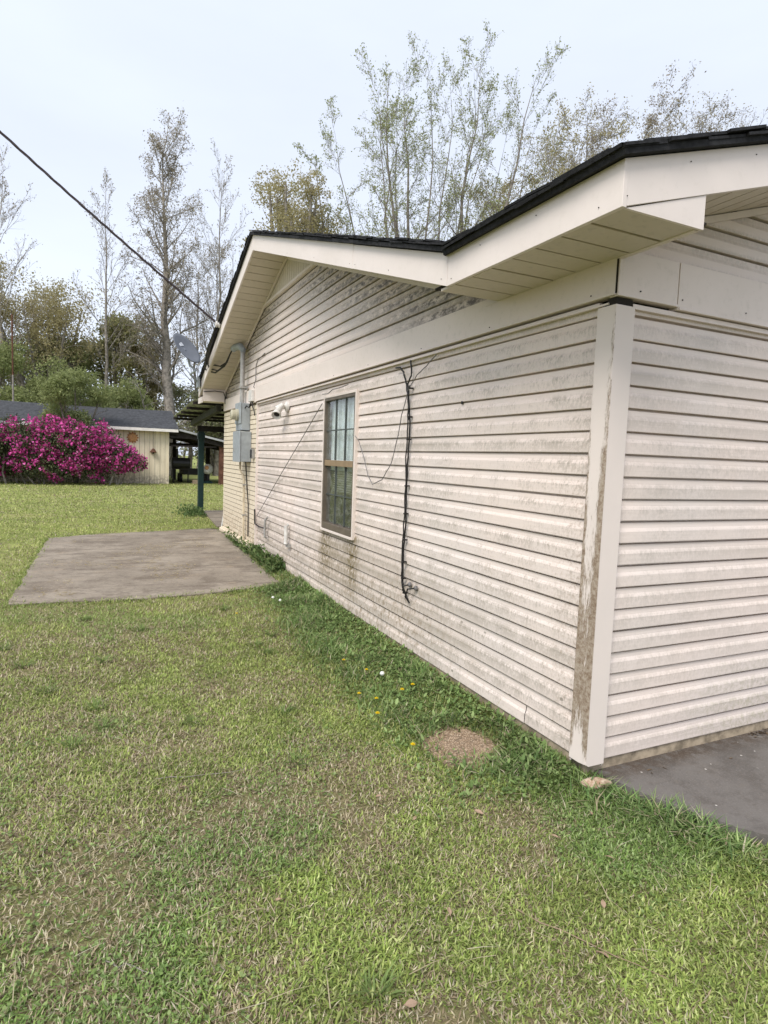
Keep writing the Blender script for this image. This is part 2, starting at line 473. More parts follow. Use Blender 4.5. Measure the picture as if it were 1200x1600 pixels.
def slab_mat():
    k = NT('dark stained slab')
    big = k.noise(1.2, 5, 0.65); med = k.noise(7, 6, 0.7); fine = k.noise(110, 4, 0.8)
    Y = k.xyz()[1]
    col = k.mix(k.range(big, 0.35, 0.65), (0.115, 0.104, 0.096), (0.16, 0.147, 0.136))
    col = k.mix(k.mul(k.range(med, 0.52, 0.7), 0.4), col, (0.15, 0.128, 0.11))
    wet = k.mul(k.range(Y, -0.14, -0.03), k.range(k.noise(16, 6, 0.75), 0.36, 0.56))
    col = k.mix(k.mul(wet, 0.85), col, (0.07, 0.048, 0.032))
    lint = k.range(k.voro(13), 0.085, 0.06)
    col = k.mix(k.mul(k.range(k.noise(3.5, 6, 0.75), 0.47, 0.60), 0.5), col, (0.078, 0.069, 0.062))
    col = k.mix(k.mul(lint, k.range(med, 0.47, 0.52)), col, (0.55, 0.52, 0.48))
    col = k.mix(k.mul(k.range(k.noise(30, 6, 0.8), 0.5, 0.66), 0.4), col, (0.16, 0.138, 0.118))
    col = k.mix(k.mul(k.range(fine, 0.5, 0.7), 0.4), col, (0.26, 0.24, 0.22))
    k.bump(k.add(fine, k.mul(med, 2.0)), 0.3, 0.005)
    return k.done(col, 0.8, 0.25)
M['slab'] = slab_mat()

def lawn_mat():
    k = NT('lawn thatch')
    X, Y, Z = k.xyz()
    big = k.noise(0.7, 5, 0.6); med = k.noise(6, 5, 0.7); fine = k.noise(120, 4, 0.8)
    near = k.mix(k.range(med, 0.35, 0.65), (0.18, 0.19, 0.075), (0.26, 0.225, 0.12))
    near = k.mix(k.range(fine, 0.45, 0.68), near, (0.085, 0.08, 0.04))
    farc = k.mix(k.range(k.noise(0.55, 5, 0.65), 0.36, 0.64), (0.24, 0.275, 0.085), (0.35, 0.355, 0.14))
    farc = k.mix(k.mul(k.range(k.noise(9, 5, 0.8, vec=k.scaled((0.6, 1.5, 1))), 0.45, 0.7), 0.5), farc, (0.10, 0.13, 0.035))
    col = k.mix(k.range(Y, 1.5, 8.5), near, farc)
    strip = k.noise(1.0, 4, 0.65, vec=k.scaled((0.25, 1.5, 1)))
    col = k.mix(k.mul(k.range(strip, 0.47, 0.62), k.mul(k.range(Y, 5, 11), 0.55)), col, (0.15, 0.19, 0.06))
    col = k.mix(k.mul(k.range(k.noise(0.8, 4, 0.65, vec=k.scaled((0.5, 1.3, 1))), 0.55, 0.68), k.mul(k.range(Y, 4, 9), 0.5)), col, (0.42, 0.37, 0.19))
    k.bump(k.add(med, fine), 0.6, 0.02)
    return k.done(col, 0.95, 0.05)
M['lawn'] = lawn_mat()

def leafy(name, stops, rough=0.55, trans=0.35, attr=None):
    """foliage: colour varies from leaf to leaf; part of the light comes through"""
    k = NT(name)
    if attr:
        a = k.n('ShaderNodeVertexColor'); a.layer_name = attr; c = a.outputs[0]
    else:
        c = k.ramp(k.island, stops)
    k.done(c, rough, 0.2)
    if trans:
        tl = k.n('ShaderNodeBsdfTranslucent'); k.set(tl.inputs['Color'], c)
        mx = k.n('ShaderNodeMixShader'); mx.inputs[0].default_value = trans
        k.t.links.new(k.bsdf.outputs[0], mx.inputs[1]); k.t.links.new(tl.outputs[0], mx.inputs[2])
        k.t.links.new(mx.outputs[0], k.out.inputs['Surface'])
    return k.mat
M['grass'] = leafy('grass blades', None, 0.6, 0.35, 'col')
M['leaf_spring'] = leafy('light spring leaves', [(0, (0.25, 0.28, 0.12)), (0.5, (0.33, 0.36, 0.165)), (1, (0.42, 0.43, 0.23))], trans=0.5)
M['leaf_olive'] = leafy('olive yellow buds', [(0, (0.30, 0.265, 0.135)), (0.5, (0.40, 0.355, 0.185)), (1, (0.47, 0.42, 0.25))], trans=0.55)
M['leaf_brown'] = leafy('brown spring buds', [(0, (0.25, 0.21, 0.165)), (0.5, (0.35, 0.30, 0.23)), (1, (0.37, 0.34, 0.23))], trans=0.45)
M['leaf_green'] = leafy('fresh green leaves', [(0, (0.19, 0.225, 0.09)), (0.5, (0.27, 0.31, 0.125)), (1, (0.36, 0.385, 0.18))], trans=0.5)
M['leaf_dark'] = leafy('dark evergreen leaves', [(0, (0.21, 0.225, 0.11)), (0.5, (0.31, 0.31, 0.14)), (1, (0.44, 0.40, 0.20))], trans=0.5)
M['leaf_azalea'] = leafy('azalea leaves', [(0, (0.03, 0.045, 0.02)), (0.6, (0.08, 0.10, 0.045)), (1, (0.17, 0.18, 0.09))], trans=0.2)
M['azalea_flower'] = leafy('magenta azalea petals', [(0, (0.30, 0.04, 0.14)), (0.3, (0.50, 0.055, 0.25)), (0.7, (0.68, 0.085, 0.38)), (0.92, (0.76, 0.17, 0.49)), (1, (0.78, 0.32, 0.55))], trans=0.25)
M['leaf_woods'] = leafy('mixed woodland leaves', [(0, (0.20, 0.19, 0.13)), (0.3, (0.28, 0.255, 0.18)), (0.55, (0.23, 0.26, 0.12)), (0.8, (0.29, 0.32, 0.15)), (1, (0.36, 0.34, 0.25))])
M['bark'] = simple('grey brown bark', (0.26, 0.235, 0.205), 0.9, 0.1, 0.4, 6)
M['bark_dark'] = simple('dark bark', (0.19, 0.168, 0.145), 0.9, 0.1, 0.4, 6)
M['bark_pale'] = simple('pale bark', (0.25, 0.225, 0.20), 0.9, 0.1, 0.3, 5)
M['shed_roof'] = simple('charcoal shed shingle', (0.075, 0.078, 0.085), 0.85, 0.15, 0.3, 9, bump=0.5)
def shed_wall_mat():
    k = NT('weathered cream board')
    X, Y, Z = k.xyz()
    st = k.noise(12, 5, 0.7, vec=k.scaled((1, 1, 0.12)))
    col = k.mix(k.range(st, 0.35, 0.65), (0.76, 0.67, 0.51), (0.66, 0.57, 0.42))
    col = k.mix(k.mul(k.range(k.noise(20, 5, 0.75, vec=k.scaled((1, 1, 0.25))), 0.6, 0.68), 0.5), col, (0.28, 0.22, 0.15))
    low = k.mul(k.range(Z, 0.55, 0.1), k.range(k.noise(9, 5, 0.75), 0.3, 0.6))
    col = k.mix(k.mul(low, 0.8), col, (0.22, 0.20, 0.17))
    return k.done(col, 0.8, 0.15)
M['shed_wall'] = shed_wall_mat()
M['shed_white'] = simple('peeling white fascia', (0.72, 0.68, 0.64), 0.7, 0.2, 0.1, 5)
M['tin'] = simple('old tin roofing', (0.42, 0.42, 0.43), 0.5, 0.4, 0.2, 3, 0.3)
M['rustwood'] = simple('red brown timber', (0.13, 0.065, 0.045), 0.85, 0.1, 0.35, 6)
M['darkwood'] = simple('dark weathered timber', (0.035, 0.03, 0.028), 0.9, 0.1, 0.3, 6)
M['terracotta'] = simple('terracotta', (0.36, 0.14, 0.06), 0.8, 0.2, 0.3, 20)
M['terracotta2'] = simple('orange glaze', (0.50, 0.26, 0.11), 0.6, 0.3, 0.3, 20)

# ================================================================== GROUND
def ground_sheet():
    gx = np.concatenate([np.linspace(-160, -8, 24), np.linspace(-7.6, -0.5, 44), np.linspace(-0.42, 0.3, 16), np.linspace(0.5, 2, 8), np.linspace(2.6, 160, 30)])
    gy = np.concatenate([np.linspace(-60, -4, 12), np.linspace(-3.8, 12, 90), np.linspace(12.8, 40, 30), np.linspace(45, 260, 16)])
    Xg, Yg = np.meshgrid(gx, gy, indexing='ij')
    Zg = gground(Xg, Yg)
    V = np.stack([Xg, Yg, Zg], -1).reshape(-1, 3)
    nx, ny = len(gx), len(gy)
    i, j = np.meshgrid(np.arange(nx - 1), np.arange(ny - 1), indexing='ij')
    a = (i * ny + j).ravel()
    F = np.stack([a, a + ny, a + ny + 1, a + 1], -1)
    me = np_mesh('ground', V, [F], M['lawn'], smooth=True)
    mesh_obj('ground', me, kind='structure', label='rough mown back yard lawn')
ground_sheet()

PAD = [(-2.76, 4.22), (-2.72, 6.3), (-2.69, 8.36), (-2.04, 8.72), (-1.0, 8.98), (-0.13, 9.25), (-0.03, 9.1),
       (-0.08, 7.6), (-0.15, 5.6), (-0.19, 4.45), (-0.85, 4.22), (-1.76, 4.14)]
def ragged(poly, step, amp, seed):
    r = random.Random(seed); out = []
    n = len(poly)
    for i in range(n):
        a = Vector(poly[i]).to_2d(); b = Vector(poly[(i + 1) % n]).to_2d()
        m = max(1, int((b - a).length / step))
        nrm = Vector((-(b - a).y, (b - a).x)).normalized()
        for q in range(m):
            out.append(a.lerp(b, q / m) + nrm * r.uniform(-amp, amp))
    return out
def slab_obj(name, poly, ztop, zbot, mat, label):
    mb = MB(); n = len(poly)
    vs = [(p.x, p.y, ztop(p.y)) for p in poly] + [(p.x, p.y, ztop(p.y) - zbot) for p in poly]
    mb.add(vs, [tuple(range(n))] + [(i, (i + 1) % n, (i + 1) % n + n, i + n) for i in range(n)])
    o = mb.build(name, mat, label=label, kind='structure')
    return o
slab_obj('concrete_pad', ragged(PAD, 0.15, 0.018, 3), lambda y: float(gz(y)) + 0.022, 0.12, M['pad'],
         'stained grey brown concrete pad set in the lawn')
SLAB = [(0.07, 0.03), (0.085, -0.04), (0.12, -0.2), (0.19, -0.36), (0.29, -0.55), (0.42, -0.72), (0.7, -1.0), (1.3, -1.5), (2.5, -2.6),
        (5, -4.5), (9, -4.5), (9, 0.03)]
slab_obj('patio', ragged(SLAB, 0.2, 0.012, 4), lambda y: -0.055, 0.12, M['slab'], 'dark stained concrete slab along the short wall')
slab_obj('porch_floor', [Vector(p) for p in ((-0.02, 9.32), (6.5, 9.32), (6.5, 12.6), (0.2, 12.6), (0.12, 11.2))],
         lambda y: 0.02, 0.12, M['pad'], 'pale concrete porch floor beyond the house end')

# ================================================================== HOUSE
house = empty('house', (4.0, 4.4, -0.12), 'cream siding house with mildewed laps and a black shingled roof', 'house')
OX = -0.414          # rake / eave overhang plane on the lawn side
OY = -0.408          # rake plane on the slab side
YR = 5.12            # main ridge
def rake_z(y):
    return 2.25 + 0.325 * (y - 0.75) if y < YR else 3.67 - 0.34 * (y - YR)
def wing_z(x):
    return 2.244 + 0.305 * (x - OX)
END = 8.84
WX0 = 0.042
W_Y0, W_Y1, W_Z0, W_Z1 = 2.848, 3.68, 0.645, 1.945       # window outer casing
# body walls around the window opening
mb = MB()
a0, a1, b0, b1 = W_Y0 + 0.02, W_Y1 - 0.02, W_Z0 + 0.02, W_Z1 - 0.02
mb.box(WX0, 0.16, 0.042, a0, -0.03, 2.3); mb.box(WX0, 0.16, a1, END, -0.03, 2.3)
mb.box(WX0, 0.16, a0, a1, -0.03, b0); mb.box(WX0, 0.16, a0, a1, b1, 2.3)
mb.prism([(WX0, 0.02, 2.3), (WX0, END, 2.3), (WX0, END, rake_z(END) + 0.1), (WX0, YR, 3.72), (WX0, 0.75, 2.31)], (0.14, 0, 0))
mb.build('wall', M['gap'], house)
mb = MB(); mb.box(0.17, 9.0, 0.042, 0.14, -0.03, 2.3)
mb.prism([(0.17, 0.042, 2.3), (9.0, 0.042, 2.3), (4.3, 0.042, 3.7)], (0, 0.09, 0))
mb.build('wall', M['gap'], house)
mb = MB(); mb.box(0.17, 9.0, END - 0.14, END, -0.03, 2.3); mb.box(9.0, 9.12, 0.02, END, -0.03, 2.3)
mb.build('wall', M['trim'], house)
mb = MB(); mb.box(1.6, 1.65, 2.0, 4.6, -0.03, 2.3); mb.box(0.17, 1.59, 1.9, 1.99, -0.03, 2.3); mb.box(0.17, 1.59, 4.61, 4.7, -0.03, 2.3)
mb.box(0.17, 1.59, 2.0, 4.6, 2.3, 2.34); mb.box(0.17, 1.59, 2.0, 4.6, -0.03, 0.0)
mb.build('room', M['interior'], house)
# footing
mb = MB(); mb.box(0.010, 9.08, 0.010, 6.46, -0.4, -0.006)
mb.build('footing', M['found'], house)
M['soil'] = simple('damp soil', (0.13, 0.10, 0.065), 0.95, 0.05, 0.4, 20, bump=0.6)
mb = MB(); mb.box(0.030, 9.06, 6.47, END, -0.4, -0.034)
mb.build('footing', M['mortar'], house)

# dutch-lap course profile: (height fraction, depth behind the lip plane)
PROF = [(0.0, 0.032), (0.0, 0.001), (0.03, 0.0), (0.50, 0.0015), (0.56, 0.004), (0.66, 0.0085), (0.80, 0.010), (0.910, 0.0105), (0.916, 0.032), (1.06, 0.032)]
def clip_prof(zlo, zhi, z0):
    pts = [(z0 + f * PITCH, d) for f, d in PROF]
    out = []
    for (za, da), (zb, db) in zip(pts[:-1], pts[1:]):
        if zb < zlo or za > zhi: continue
        ta = 0 if za >= zlo else (zlo - za) / (zb - za)
        tb = 1 if zb <= zhi else (zhi - za) / (zb - za)
        p = (za + (zb - za) * ta, da + (db - da) * ta); q = (za + (zb - za) * tb, da + (db - da) * tb)
        if not out or out[-1] != p: out.append(p)
        out.append(q)
    return out
def course(axis, s0, s1, z0, mat, zlo=-9, zhi=9, s0t=None, s1t=None):
    """one lap board; axis 'y' = lawn wall (faces -x), 'x' = slab wall (faces -y)"""
    pr = clip_prof(zlo, zhi, z0)
    n = max(2, int((s1 - s0) / 0.45) + 1)
    mb = MB(); vs = []; fs = []
    s0t = s0 if s0t is None else s0t; s1t = s1 if s1t is None else s1t
    ph = random.uniform(0, 6); amp = 0.0012
    for i in range(n):
        t = i / (n - 1)
        for z, d in pr:
            q = min(max((z - z0) / PITCH, 0), 1)
            s = (s0 + (s0t - s0) * q) * (1 - t) + (s1 + (s1t - s1) * q) * t
            wob = amp * math.sin(s * 2.1 + ph); wz = 0.0012 * math.sin(s * 1.3 + ph * 2)
            vs.append((d + wob, s, z + wz) if axis == 'y' else (s, d + wob, z + wz))
    k = len(pr)
    for i in range(n - 1):
        for j in range(k - 1):
            fs.append((i * k + j, i * k + j + 1, (i + 1) * k + j + 1, (i + 1) * k + j))
    mb.add(vs, fs)
    return mb.build('siding_course', mat, house)
Zi = lambda i: (21 - i) * PITCH
Y_J = 6.45
for i in range(1, 22):
    z0 = Zi(i); top = z0 + PITCH
    hi = 9 if i > 1 else 2.075
    if top <= W_Z0 or z0 >= W_Z1:
        if i == 21:
            course('y', 0.07, 0.446, z0, M['siding_left']); course('y', 0.449, Y_J, z0, M['siding_left'])
        else:
            course('y', 0.07, Y_J, z0, M['siding_left'], zhi=hi)
    else:
        course('y', 0.07, W_Y0 + 0.01, z0, M['siding_left']); course('y', W_Y1 - 0.01, Y_J, z0, M['siding_left'])
        if z0 < W_Z0: course('y', W_Y0 + 0.01, W_Y1 - 0.01, z0, M['siding_left'], zhi=W_Z0 + 0.01)
        if top > W_Z1: course('y', W_Y0 + 0.01, W_Y1 - 0.01, z0, M['siding_left'], zlo=W_Z1 - 0.01)
    course('x', 0.07, 9.05, z0, M['siding_right'], zhi=hi)
# gable courses on the lawn side and on the slab side
GZ0 = 2.283
for k in range(10):
    z0 = GZ0 + k * PITCH
    ya = 0.75 + (z0 - 2.25) / 0.325; yb = YR + (3.67 - z0) / 0.34
    yb = min(yb, END - 0.01)
    course('y', max(ya, 0.84), yb, z0, M['siding_gable'])
for k in range(14):
    z0 = GZ0 + 0.004 + k * PITCH
    xa = OX + (z0 - 2.244) / 0.305
    course('x', max(0.03, xa), 8.6 - xa, z0, M['siding_right'])
# small vertical board panel in the peak, with its trim
zt = GZ0 + 10 * PITCH
yA = 0.75 + (zt - 2.25) / 0.325 - 0.05; yB = YR + (3.67 - zt) / 0.34 + 0.05
mb = MB(); mb.box(-0.022, 0.012, yA, yB, zt, zt + 0.045); mb.box(-0.03, -0.0225, yA, yB, zt + 0.008, zt + 0.03)
mb.build('gable_trim', M['trim'], house)
y = yA + 0.05
while y < yB - 0.05:
    zb = min(rake_z(y), rake_z(y + 0.085)) + 0.06
    if zb > zt + 0.06:
        mb = MB(); mb.box(-0.006, 0.012, y, y + 0.080, zt + 0.046, zb); mb.build('peak_slat', M['soffit'], house)
    y += 0.088
# corner post
mb = MB()
mb.prism([(-0.026, -0.020, 0.002), (-0.026, 0.02, -0.004), (-0.026, 0.082, -0.004), (-0.026, 0.082, 2.055), (-0.026, -0.020, 2.055)], (0.006, 0, 0))
mb.prism([(-0.0259, -0.026, 0.004), (-0.006, -0.026, -0.008), (0.086, -0.026, -0.008), (0.086, -0.026, 2.055), (-0.0259, -0.026, 2.055)], (0, 0.0058, 0))
mb.box(-0.020, 0.016, 0.076, 0.0815, -0.02, 2.05); mb.box(0.080, 0.0855, -0.0195, 0.016, -0.02, 2.05)
mb.build('corner_post', M['corner'], house, bevel=0.002)
# friezes, their drip lips and J channels
FB = 2.092
mb = MB(); mb.box(-0.030, 0.018, -0.017, Y_J, FB, 2.28); mb.box(-0.038, -0.0305, -0.02, Y_J, FB, FB + 0.012)
mb.build('frieze_board', M['trim'], house, bevel=0.002)
mb = MB(); mb.box(-0.030, 0.018, Y_J + 0.004, END, 2.085, 2.28); mb.build('frieze_board', M['trim'], house, bevel=0.002)
mb = MB(); mb.box(-0.018, 0.015, 0.08, Y_J, 2.062, FB - 0.012); mb.box(-0.026, -0.0185, 0.02, Y_J, 2.06, 2.068)
mb.build('j_channel', M['trim'], house)
mb = MB(); mb.box(-0.024, 0.334, -0.030, 0.018, 2.088, 2.283); mb.box(-0.03, 0.34, -0.036, -0.0305, 2.088, 2.098)
mb.build('frieze_board', M['trim'], house, bevel=0.002)
mb = MB(); mb.box(0.337, 9.05, -0.032, 0.018, 2.076, 2.283); mb.box(0.342, 9.05, -0.038, -0.0325, 2.076, 2.088)
mb.build('frieze_board', M['trim'], house, bevel=0.002)
mb = MB(); mb.box(0.08, 9.05, -0.018, 0.015, 2.050, 2.070); mb.build('j_channel', M['trim'], house)
mb = MB(); mb.box(-0.020, 0.075, -0.020, 0.03, 2.057, 2.084); mb.box(-0.0295, -0.012, -0.0235, -0.0175, 2.10, 2.243)
mb.build('corner_gap', M['gap'], house)
# soffits: level panels along the low eave, sloping panels under the far rake
def soffit_panel(p0, p1, p2, p3, mat=M['soffit']):
    mb = MB()
    a, b, c, d = [Vector(p) for p in (p0, p1, p2, p3)]
    g = 0.006
    e = (b - a).normalized()
    mb.prism([a + e * g, b - e * g, c - e * g, d + e * g], (0, 0, 0.012))
    return mb.build('soffit_panel', mat, house)
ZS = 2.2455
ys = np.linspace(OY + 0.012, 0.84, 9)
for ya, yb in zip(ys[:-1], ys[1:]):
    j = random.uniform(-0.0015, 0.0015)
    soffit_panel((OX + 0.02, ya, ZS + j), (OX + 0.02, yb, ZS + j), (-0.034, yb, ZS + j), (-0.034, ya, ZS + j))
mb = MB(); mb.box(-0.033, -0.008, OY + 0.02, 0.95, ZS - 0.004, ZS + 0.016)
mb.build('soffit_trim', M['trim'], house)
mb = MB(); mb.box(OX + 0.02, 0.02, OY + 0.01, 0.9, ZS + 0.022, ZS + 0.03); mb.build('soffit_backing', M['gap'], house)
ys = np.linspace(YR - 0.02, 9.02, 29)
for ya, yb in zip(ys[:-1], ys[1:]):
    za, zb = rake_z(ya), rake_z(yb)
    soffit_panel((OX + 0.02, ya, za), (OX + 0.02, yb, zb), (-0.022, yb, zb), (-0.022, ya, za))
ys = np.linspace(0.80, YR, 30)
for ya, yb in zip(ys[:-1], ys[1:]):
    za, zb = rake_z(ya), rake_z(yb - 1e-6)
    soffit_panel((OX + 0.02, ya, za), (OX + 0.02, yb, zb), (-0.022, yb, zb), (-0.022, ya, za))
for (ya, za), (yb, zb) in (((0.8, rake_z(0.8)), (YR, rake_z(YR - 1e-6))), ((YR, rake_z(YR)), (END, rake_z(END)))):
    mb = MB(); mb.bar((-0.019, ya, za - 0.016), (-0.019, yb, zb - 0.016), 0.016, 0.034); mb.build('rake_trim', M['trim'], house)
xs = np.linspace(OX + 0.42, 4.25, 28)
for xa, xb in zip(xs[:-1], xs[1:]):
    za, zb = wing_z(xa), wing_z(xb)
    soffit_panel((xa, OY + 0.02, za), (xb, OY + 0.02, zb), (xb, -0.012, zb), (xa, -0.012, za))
mb = MB(); mb.bar((-0.0, -0.010, wing_z(0.0) - 0.020), (4.2, -0.010, wing_z(4.2) - 0.020), 0.016, 0.03); mb.build('rake_trim', M['trim'], house)
# fascias
FH = 0.158
def fascia(a, b, thick_dir, h=FH):
    mb = MB(); t = Vector(thick_dir) * 0.02
    a = Vector(a); b = Vector(b); up = Vector((0, 0, h))
    mb.prism([a, b, b + up, a + up], t)
    return mb.build('fascia_board', M['fascia'], house, bevel=0.0015)
zk = 2.248
fascia((OX, OY - 0.001, 2.243), (OX, 0.741, zk), (1, 0, 0))
ym = 2.045
fascia((OX, 0.744, zk), (OX, ym - 0.0015, rake_z(ym)), (1, 0, 0), 0.163)
fascia((OX - 0.001, ym + 0.0015, rake_z(ym)), (OX - 0.001, YR, rake_z(YR - 1e-6)), (1, 0, 0), 0.168)
fascia((OX, YR + 0.002, rake_z(YR)), (OX, 9.10, rake_z(9.10)), (1, 0, 0), 0.168)
fascia((OX + 0.003, OY, 2.2435), (4.3, OY, wing_z(4.3)), (0, 1, 0))
fascia((4.303, OY, wing_z(4.3)), (9.0, OY, wing_z(4.3) - 0.305 * 4.7), (0, 1, 0))
fascia((OX + 0.022, 9.10, 2.245), (9.4, 9.10, 2.245), (0, 1, 0), 0.15)
mb = MB(); ng = random.Random(8)
for yy in (-0.30, 0.05, 0.45, 0.70, 0.80, 1.45, 2.0, 2.10, 2.9, 3.7, 4.6):
    zz = (2.2445 if yy < 0.74 else rake_z(yy))
    for o_ in (ng.choice((0.03, 0.12)),): mb.box(OX - 0.0035, OX + 0.004, yy - 0.0014, yy + 0.0014, zz + o_, zz + o_ + 0.003)
for xx in (-0.395, -0.1, 0.25, 0.62):
    for o_ in (ng.choice((0.03, 0.12)),): mb.box(xx - 0.0014, xx + 0.0014, OY - 0.0035, OY + 0.004, wing_z(xx) + o_, wing_z(xx) + o_ + 0.003)
for yy in (0.12, 0.9, 1.7, 2.6, 3.4, 4.3, 5.3): mb.box(-0.0335, -0.029, yy, yy + 0.005, 2.115, 2.120)
for xx in (0.10, 0.36, 0.80, 1.3): mb.box(xx, xx + 0.005, -0.0355, -0.028, 2.12, 2.125)
mb.build('nail_heads', M['gap'], house)
# eave return boxes
mb = MB(); mb.prism([(OX + 0.022, OY + 0.004, 2.2440), (-0.002, OY + 0.004, 2.2440), (-0.002, OY + 0.004, wing_z(-0.002) - 0.002)], (0, 0.012, 0))
mb.box(-0.014, -0.002, OY + 0.0165, -0.01, 2.2465, wing_z(-0.01) - 0.01)
mb.build('eave_return', M['fascia'], house)
mb = MB(); mb.box(OX + 0.021, -0.02, 8.74, 8.755, 2.235, rake_z(8.74) - 0.002); mb.box(OX + 0.021, -0.02, 8.757, 9.098, 2.235, 2.247)
mb.box(OX - 0.004, OX + 0.0195, 8.74, 9.11, 2.205, 2.30)
mb.build('eave_return', M['fascia'], house)

# roofs: stepped shingle courses with wandering edges
def roof_plane(origin, along, up, length, run, name='roof', thick=0.03, valley=False):
    """origin: eave corner, along: unit vec along eave, up: unit vec up the slope"""
    o = Vector(origin); A = Vector(along); U = Vector(up); Nn = A.cross(U).normalized()
    if Nn.z < 0: Nn = -Nn
    mb = MB(); exp = 0.14; n = int(run / exp) + 1
    r = random.Random(5)
    m = max(2, int(length / 0.3))
    full = lambda s: length
    if valley:      # the wing's roof dies into the main slope
        full = lambda s: max(0.2, 0.75 + ((o + U * s).z - 2.25 - 0.165) / 0.325 + 0.05 - o.y)
    for i in range(n):
        s0, s1 = i * exp, min((i + 1.35) * exp, run)
        vs = []
        for j in range(m + 1):
            a = A * (full(s0) * j / m)
            w = r.uniform(-0.004, 0.004)
            vs += [o + a + U * (s0 - 0.012 + w) + Nn * (thick + 0.004 + r.uniform(0, 0.003)), o + a + U * s1 + Nn * (thick - 0.003),
                   o + a + U * (s0 - 0.012 + w) + Nn * (thick - 0.006)]
        fs = []
        for j in range(m):
            q = j * 3
            fs += [(q, q + 3, q + 4, q + 1), (q + 2, q + 5, q + 3, q)]
        mb.add(vs, fs)
    corners = [o, o + A * full(0), o + A * full(run) + U * run, o + U * run]
    mb.prism(corners, Nn * (thick - 0.007))
    return mb.build(name, M['roof'], house)
sl = math.atan(0.305); cs, sn = math.cos(sl), math.sin(sl)
e0 = Vector((OX - 0.03, OY - 0.03, 2.243 + FH - 0.03 * 0.305 + 0.003))
roof_plane(e0, (0, 1, 0), (cs, 0, sn), 4.6, (4.3 - OX + 0.03) / cs, valley=True)
roof_plane((9.03, OY - 0.03, wing_z(4.3) + FH - 0.305 * 4.73 + 0.003), (0, 1, 0), (-cs, 0, sn), 4.6, 4.73 / cs, valley=True)
sl = math.atan(0.325); c2, s2 = math.cos(sl), math.sin(sl)
roof_plane((OX - 0.03, 0.70, rake_z(0.70) + 0.168), (1, 0, 0), (0, c2, s2), 9.9, (YR - 0.70) / c2)
sl = math.atan(0.34); c3, s3 = math.cos(sl), math.sin(sl)
roof_plane((OX - 0.03, 9.14, rake_z(9.14) + 0.17), (1, 0, 0), (0, -c3, s3), 9.9, (9.14 - YR) / c3)
# shingle tabs along the roof edges seen from below
def edge_shingles(a, b, inward, n, seed, w=0.16):
    r = random.Random(seed); a = Vector(a); b = Vector(b); iw = Vector(inward).normalized()
    d = (b - a) / n; dn = d.normalized(); up = iw.cross(dn).normalized()
    if up.z < 0: up = -up
    for i in range(n):
        for lay in range(2):
            mb = MB(); j = r.uniform(-0.01, 0.008); h = 0.026 + lay * 0.012 + r.uniform(-0.002, 0.004)
            p0 = a + d * (i + 0.5 * lay) - iw * (0.008 + j) + up * (h)
            if i + 0.5 * lay + 1 > n: p1 = b - iw * (0.008 + j) + up * (h + r.uniform(-0.002, 0.005))
            else: p1 = a + d * (i + 1 + 0.5 * lay) - dn * 0.004 - iw * (0.008 + j) + up * (h + r.uniform(-0.003, 0.006))
            mb.prism([p0, p1, p1 + iw * w, p0 + iw * w], up * 0.010)
            mb.build('shingle', M['roof'], house)
z_e = 2.243 + FH
edge_shingles((OX - 0.03, OY - 0.04, z_e - 0.012), (OX - 0.03, 0.72, z_e - 0.006), (1, 0, 0.305), 8, 1)
edge_shingles((OX - 0.032, 0.70, z_e + 0.0), (OX - 0.032, YR, rake_z(YR - 1e-6) + 0.168), (1, 0, 0), 26, 2)
edge_shingles((OX - 0.032, YR, rake_z(YR) + 0.168), (OX - 0.032, 9.15, rake_z(9.15) + 0.168), (1, 0, 0), 24, 3)
edge_shingles((OX - 0.03, OY - 0.032, z_e - 0.012), (4.3, OY - 0.032, wing_z(4.3) + FH - 0.003), (0, 1, 0), 24, 4)

# brick end of the wall
BH, BL = 0.0677, 0.2032
bm_ = MB(); bm_.box(-0.008, 0.02, 0, BL - 0.010, 0, BH - 0.010)
brick_me = bm_.mesh('brick', M['brick'])
halfb = MB(); halfb.box(-0.008, 0.02, 0, BL / 2 - 0.010, 0, BH - 0.010)
half_me = halfb.mesh('brick', M['brick'])
rest = MB(); nb = 0
rows = int((2.085 - 0.10) / BH)
for r_ in range(rows):
    z0 = 0.10 + r_ * BH
    y = Y_J + 0.005
    first = True
    while y < END - 0.02:
        half = (r_ % 2 == 1 and first)
        L = BL / 2 if half else BL
        if y + L > END + 0.03: L = BL / 2; half = True
        dx = random.uniform(-0.002, 0.002)
        if nb < 300:
            o = bpy.data.objects.new('brick', half_me if half else brick_me)
            o.location = (dx, y, z0)
            COL.objects.link(o); o.parent = house; o.matrix_parent_inverse = Matrix.Translation(-house.location); nb += 1
        else:
            rest.box(-0.008 + dx, 0.02, y, y + L - 0.010, z0, z0 + BH - 0.010)
        y += L; first = False
if rest.v: rest.build('brick_remainder', M['brick'], house, kind='stuff')
mb = MB(); mb.box(0.004, 0.0195, Y_J, END, -0.02, 2.085); mb.build('mortar_bed', M['mortar'], house)
mb = MB(); mb.prism([(-0.075, Y_J + 0.02, 0.062), (-0.075, Y_J + 0.02, 0.010), (0.003, Y_J + 0.02, 0.010), (0.003, Y_J + 0.02, 0.092)], (0, END - Y_J - 0.0, 0))
mb.build('brick_ledge', M['brick'], house, bevel=0.004)
mb = MB(); mb.box(-0.035, 0.003, Y_J + 0.03, END + 0.01, -0.12, 0.009); mb.build('footing', M['mortar'], house)
mb = MB(); mb.box(-0.02, 0.016, Y_J - 0.018, Y_J + 0.004, 0.0, 2.06); mb.build('j_channel', M['trim'], house)

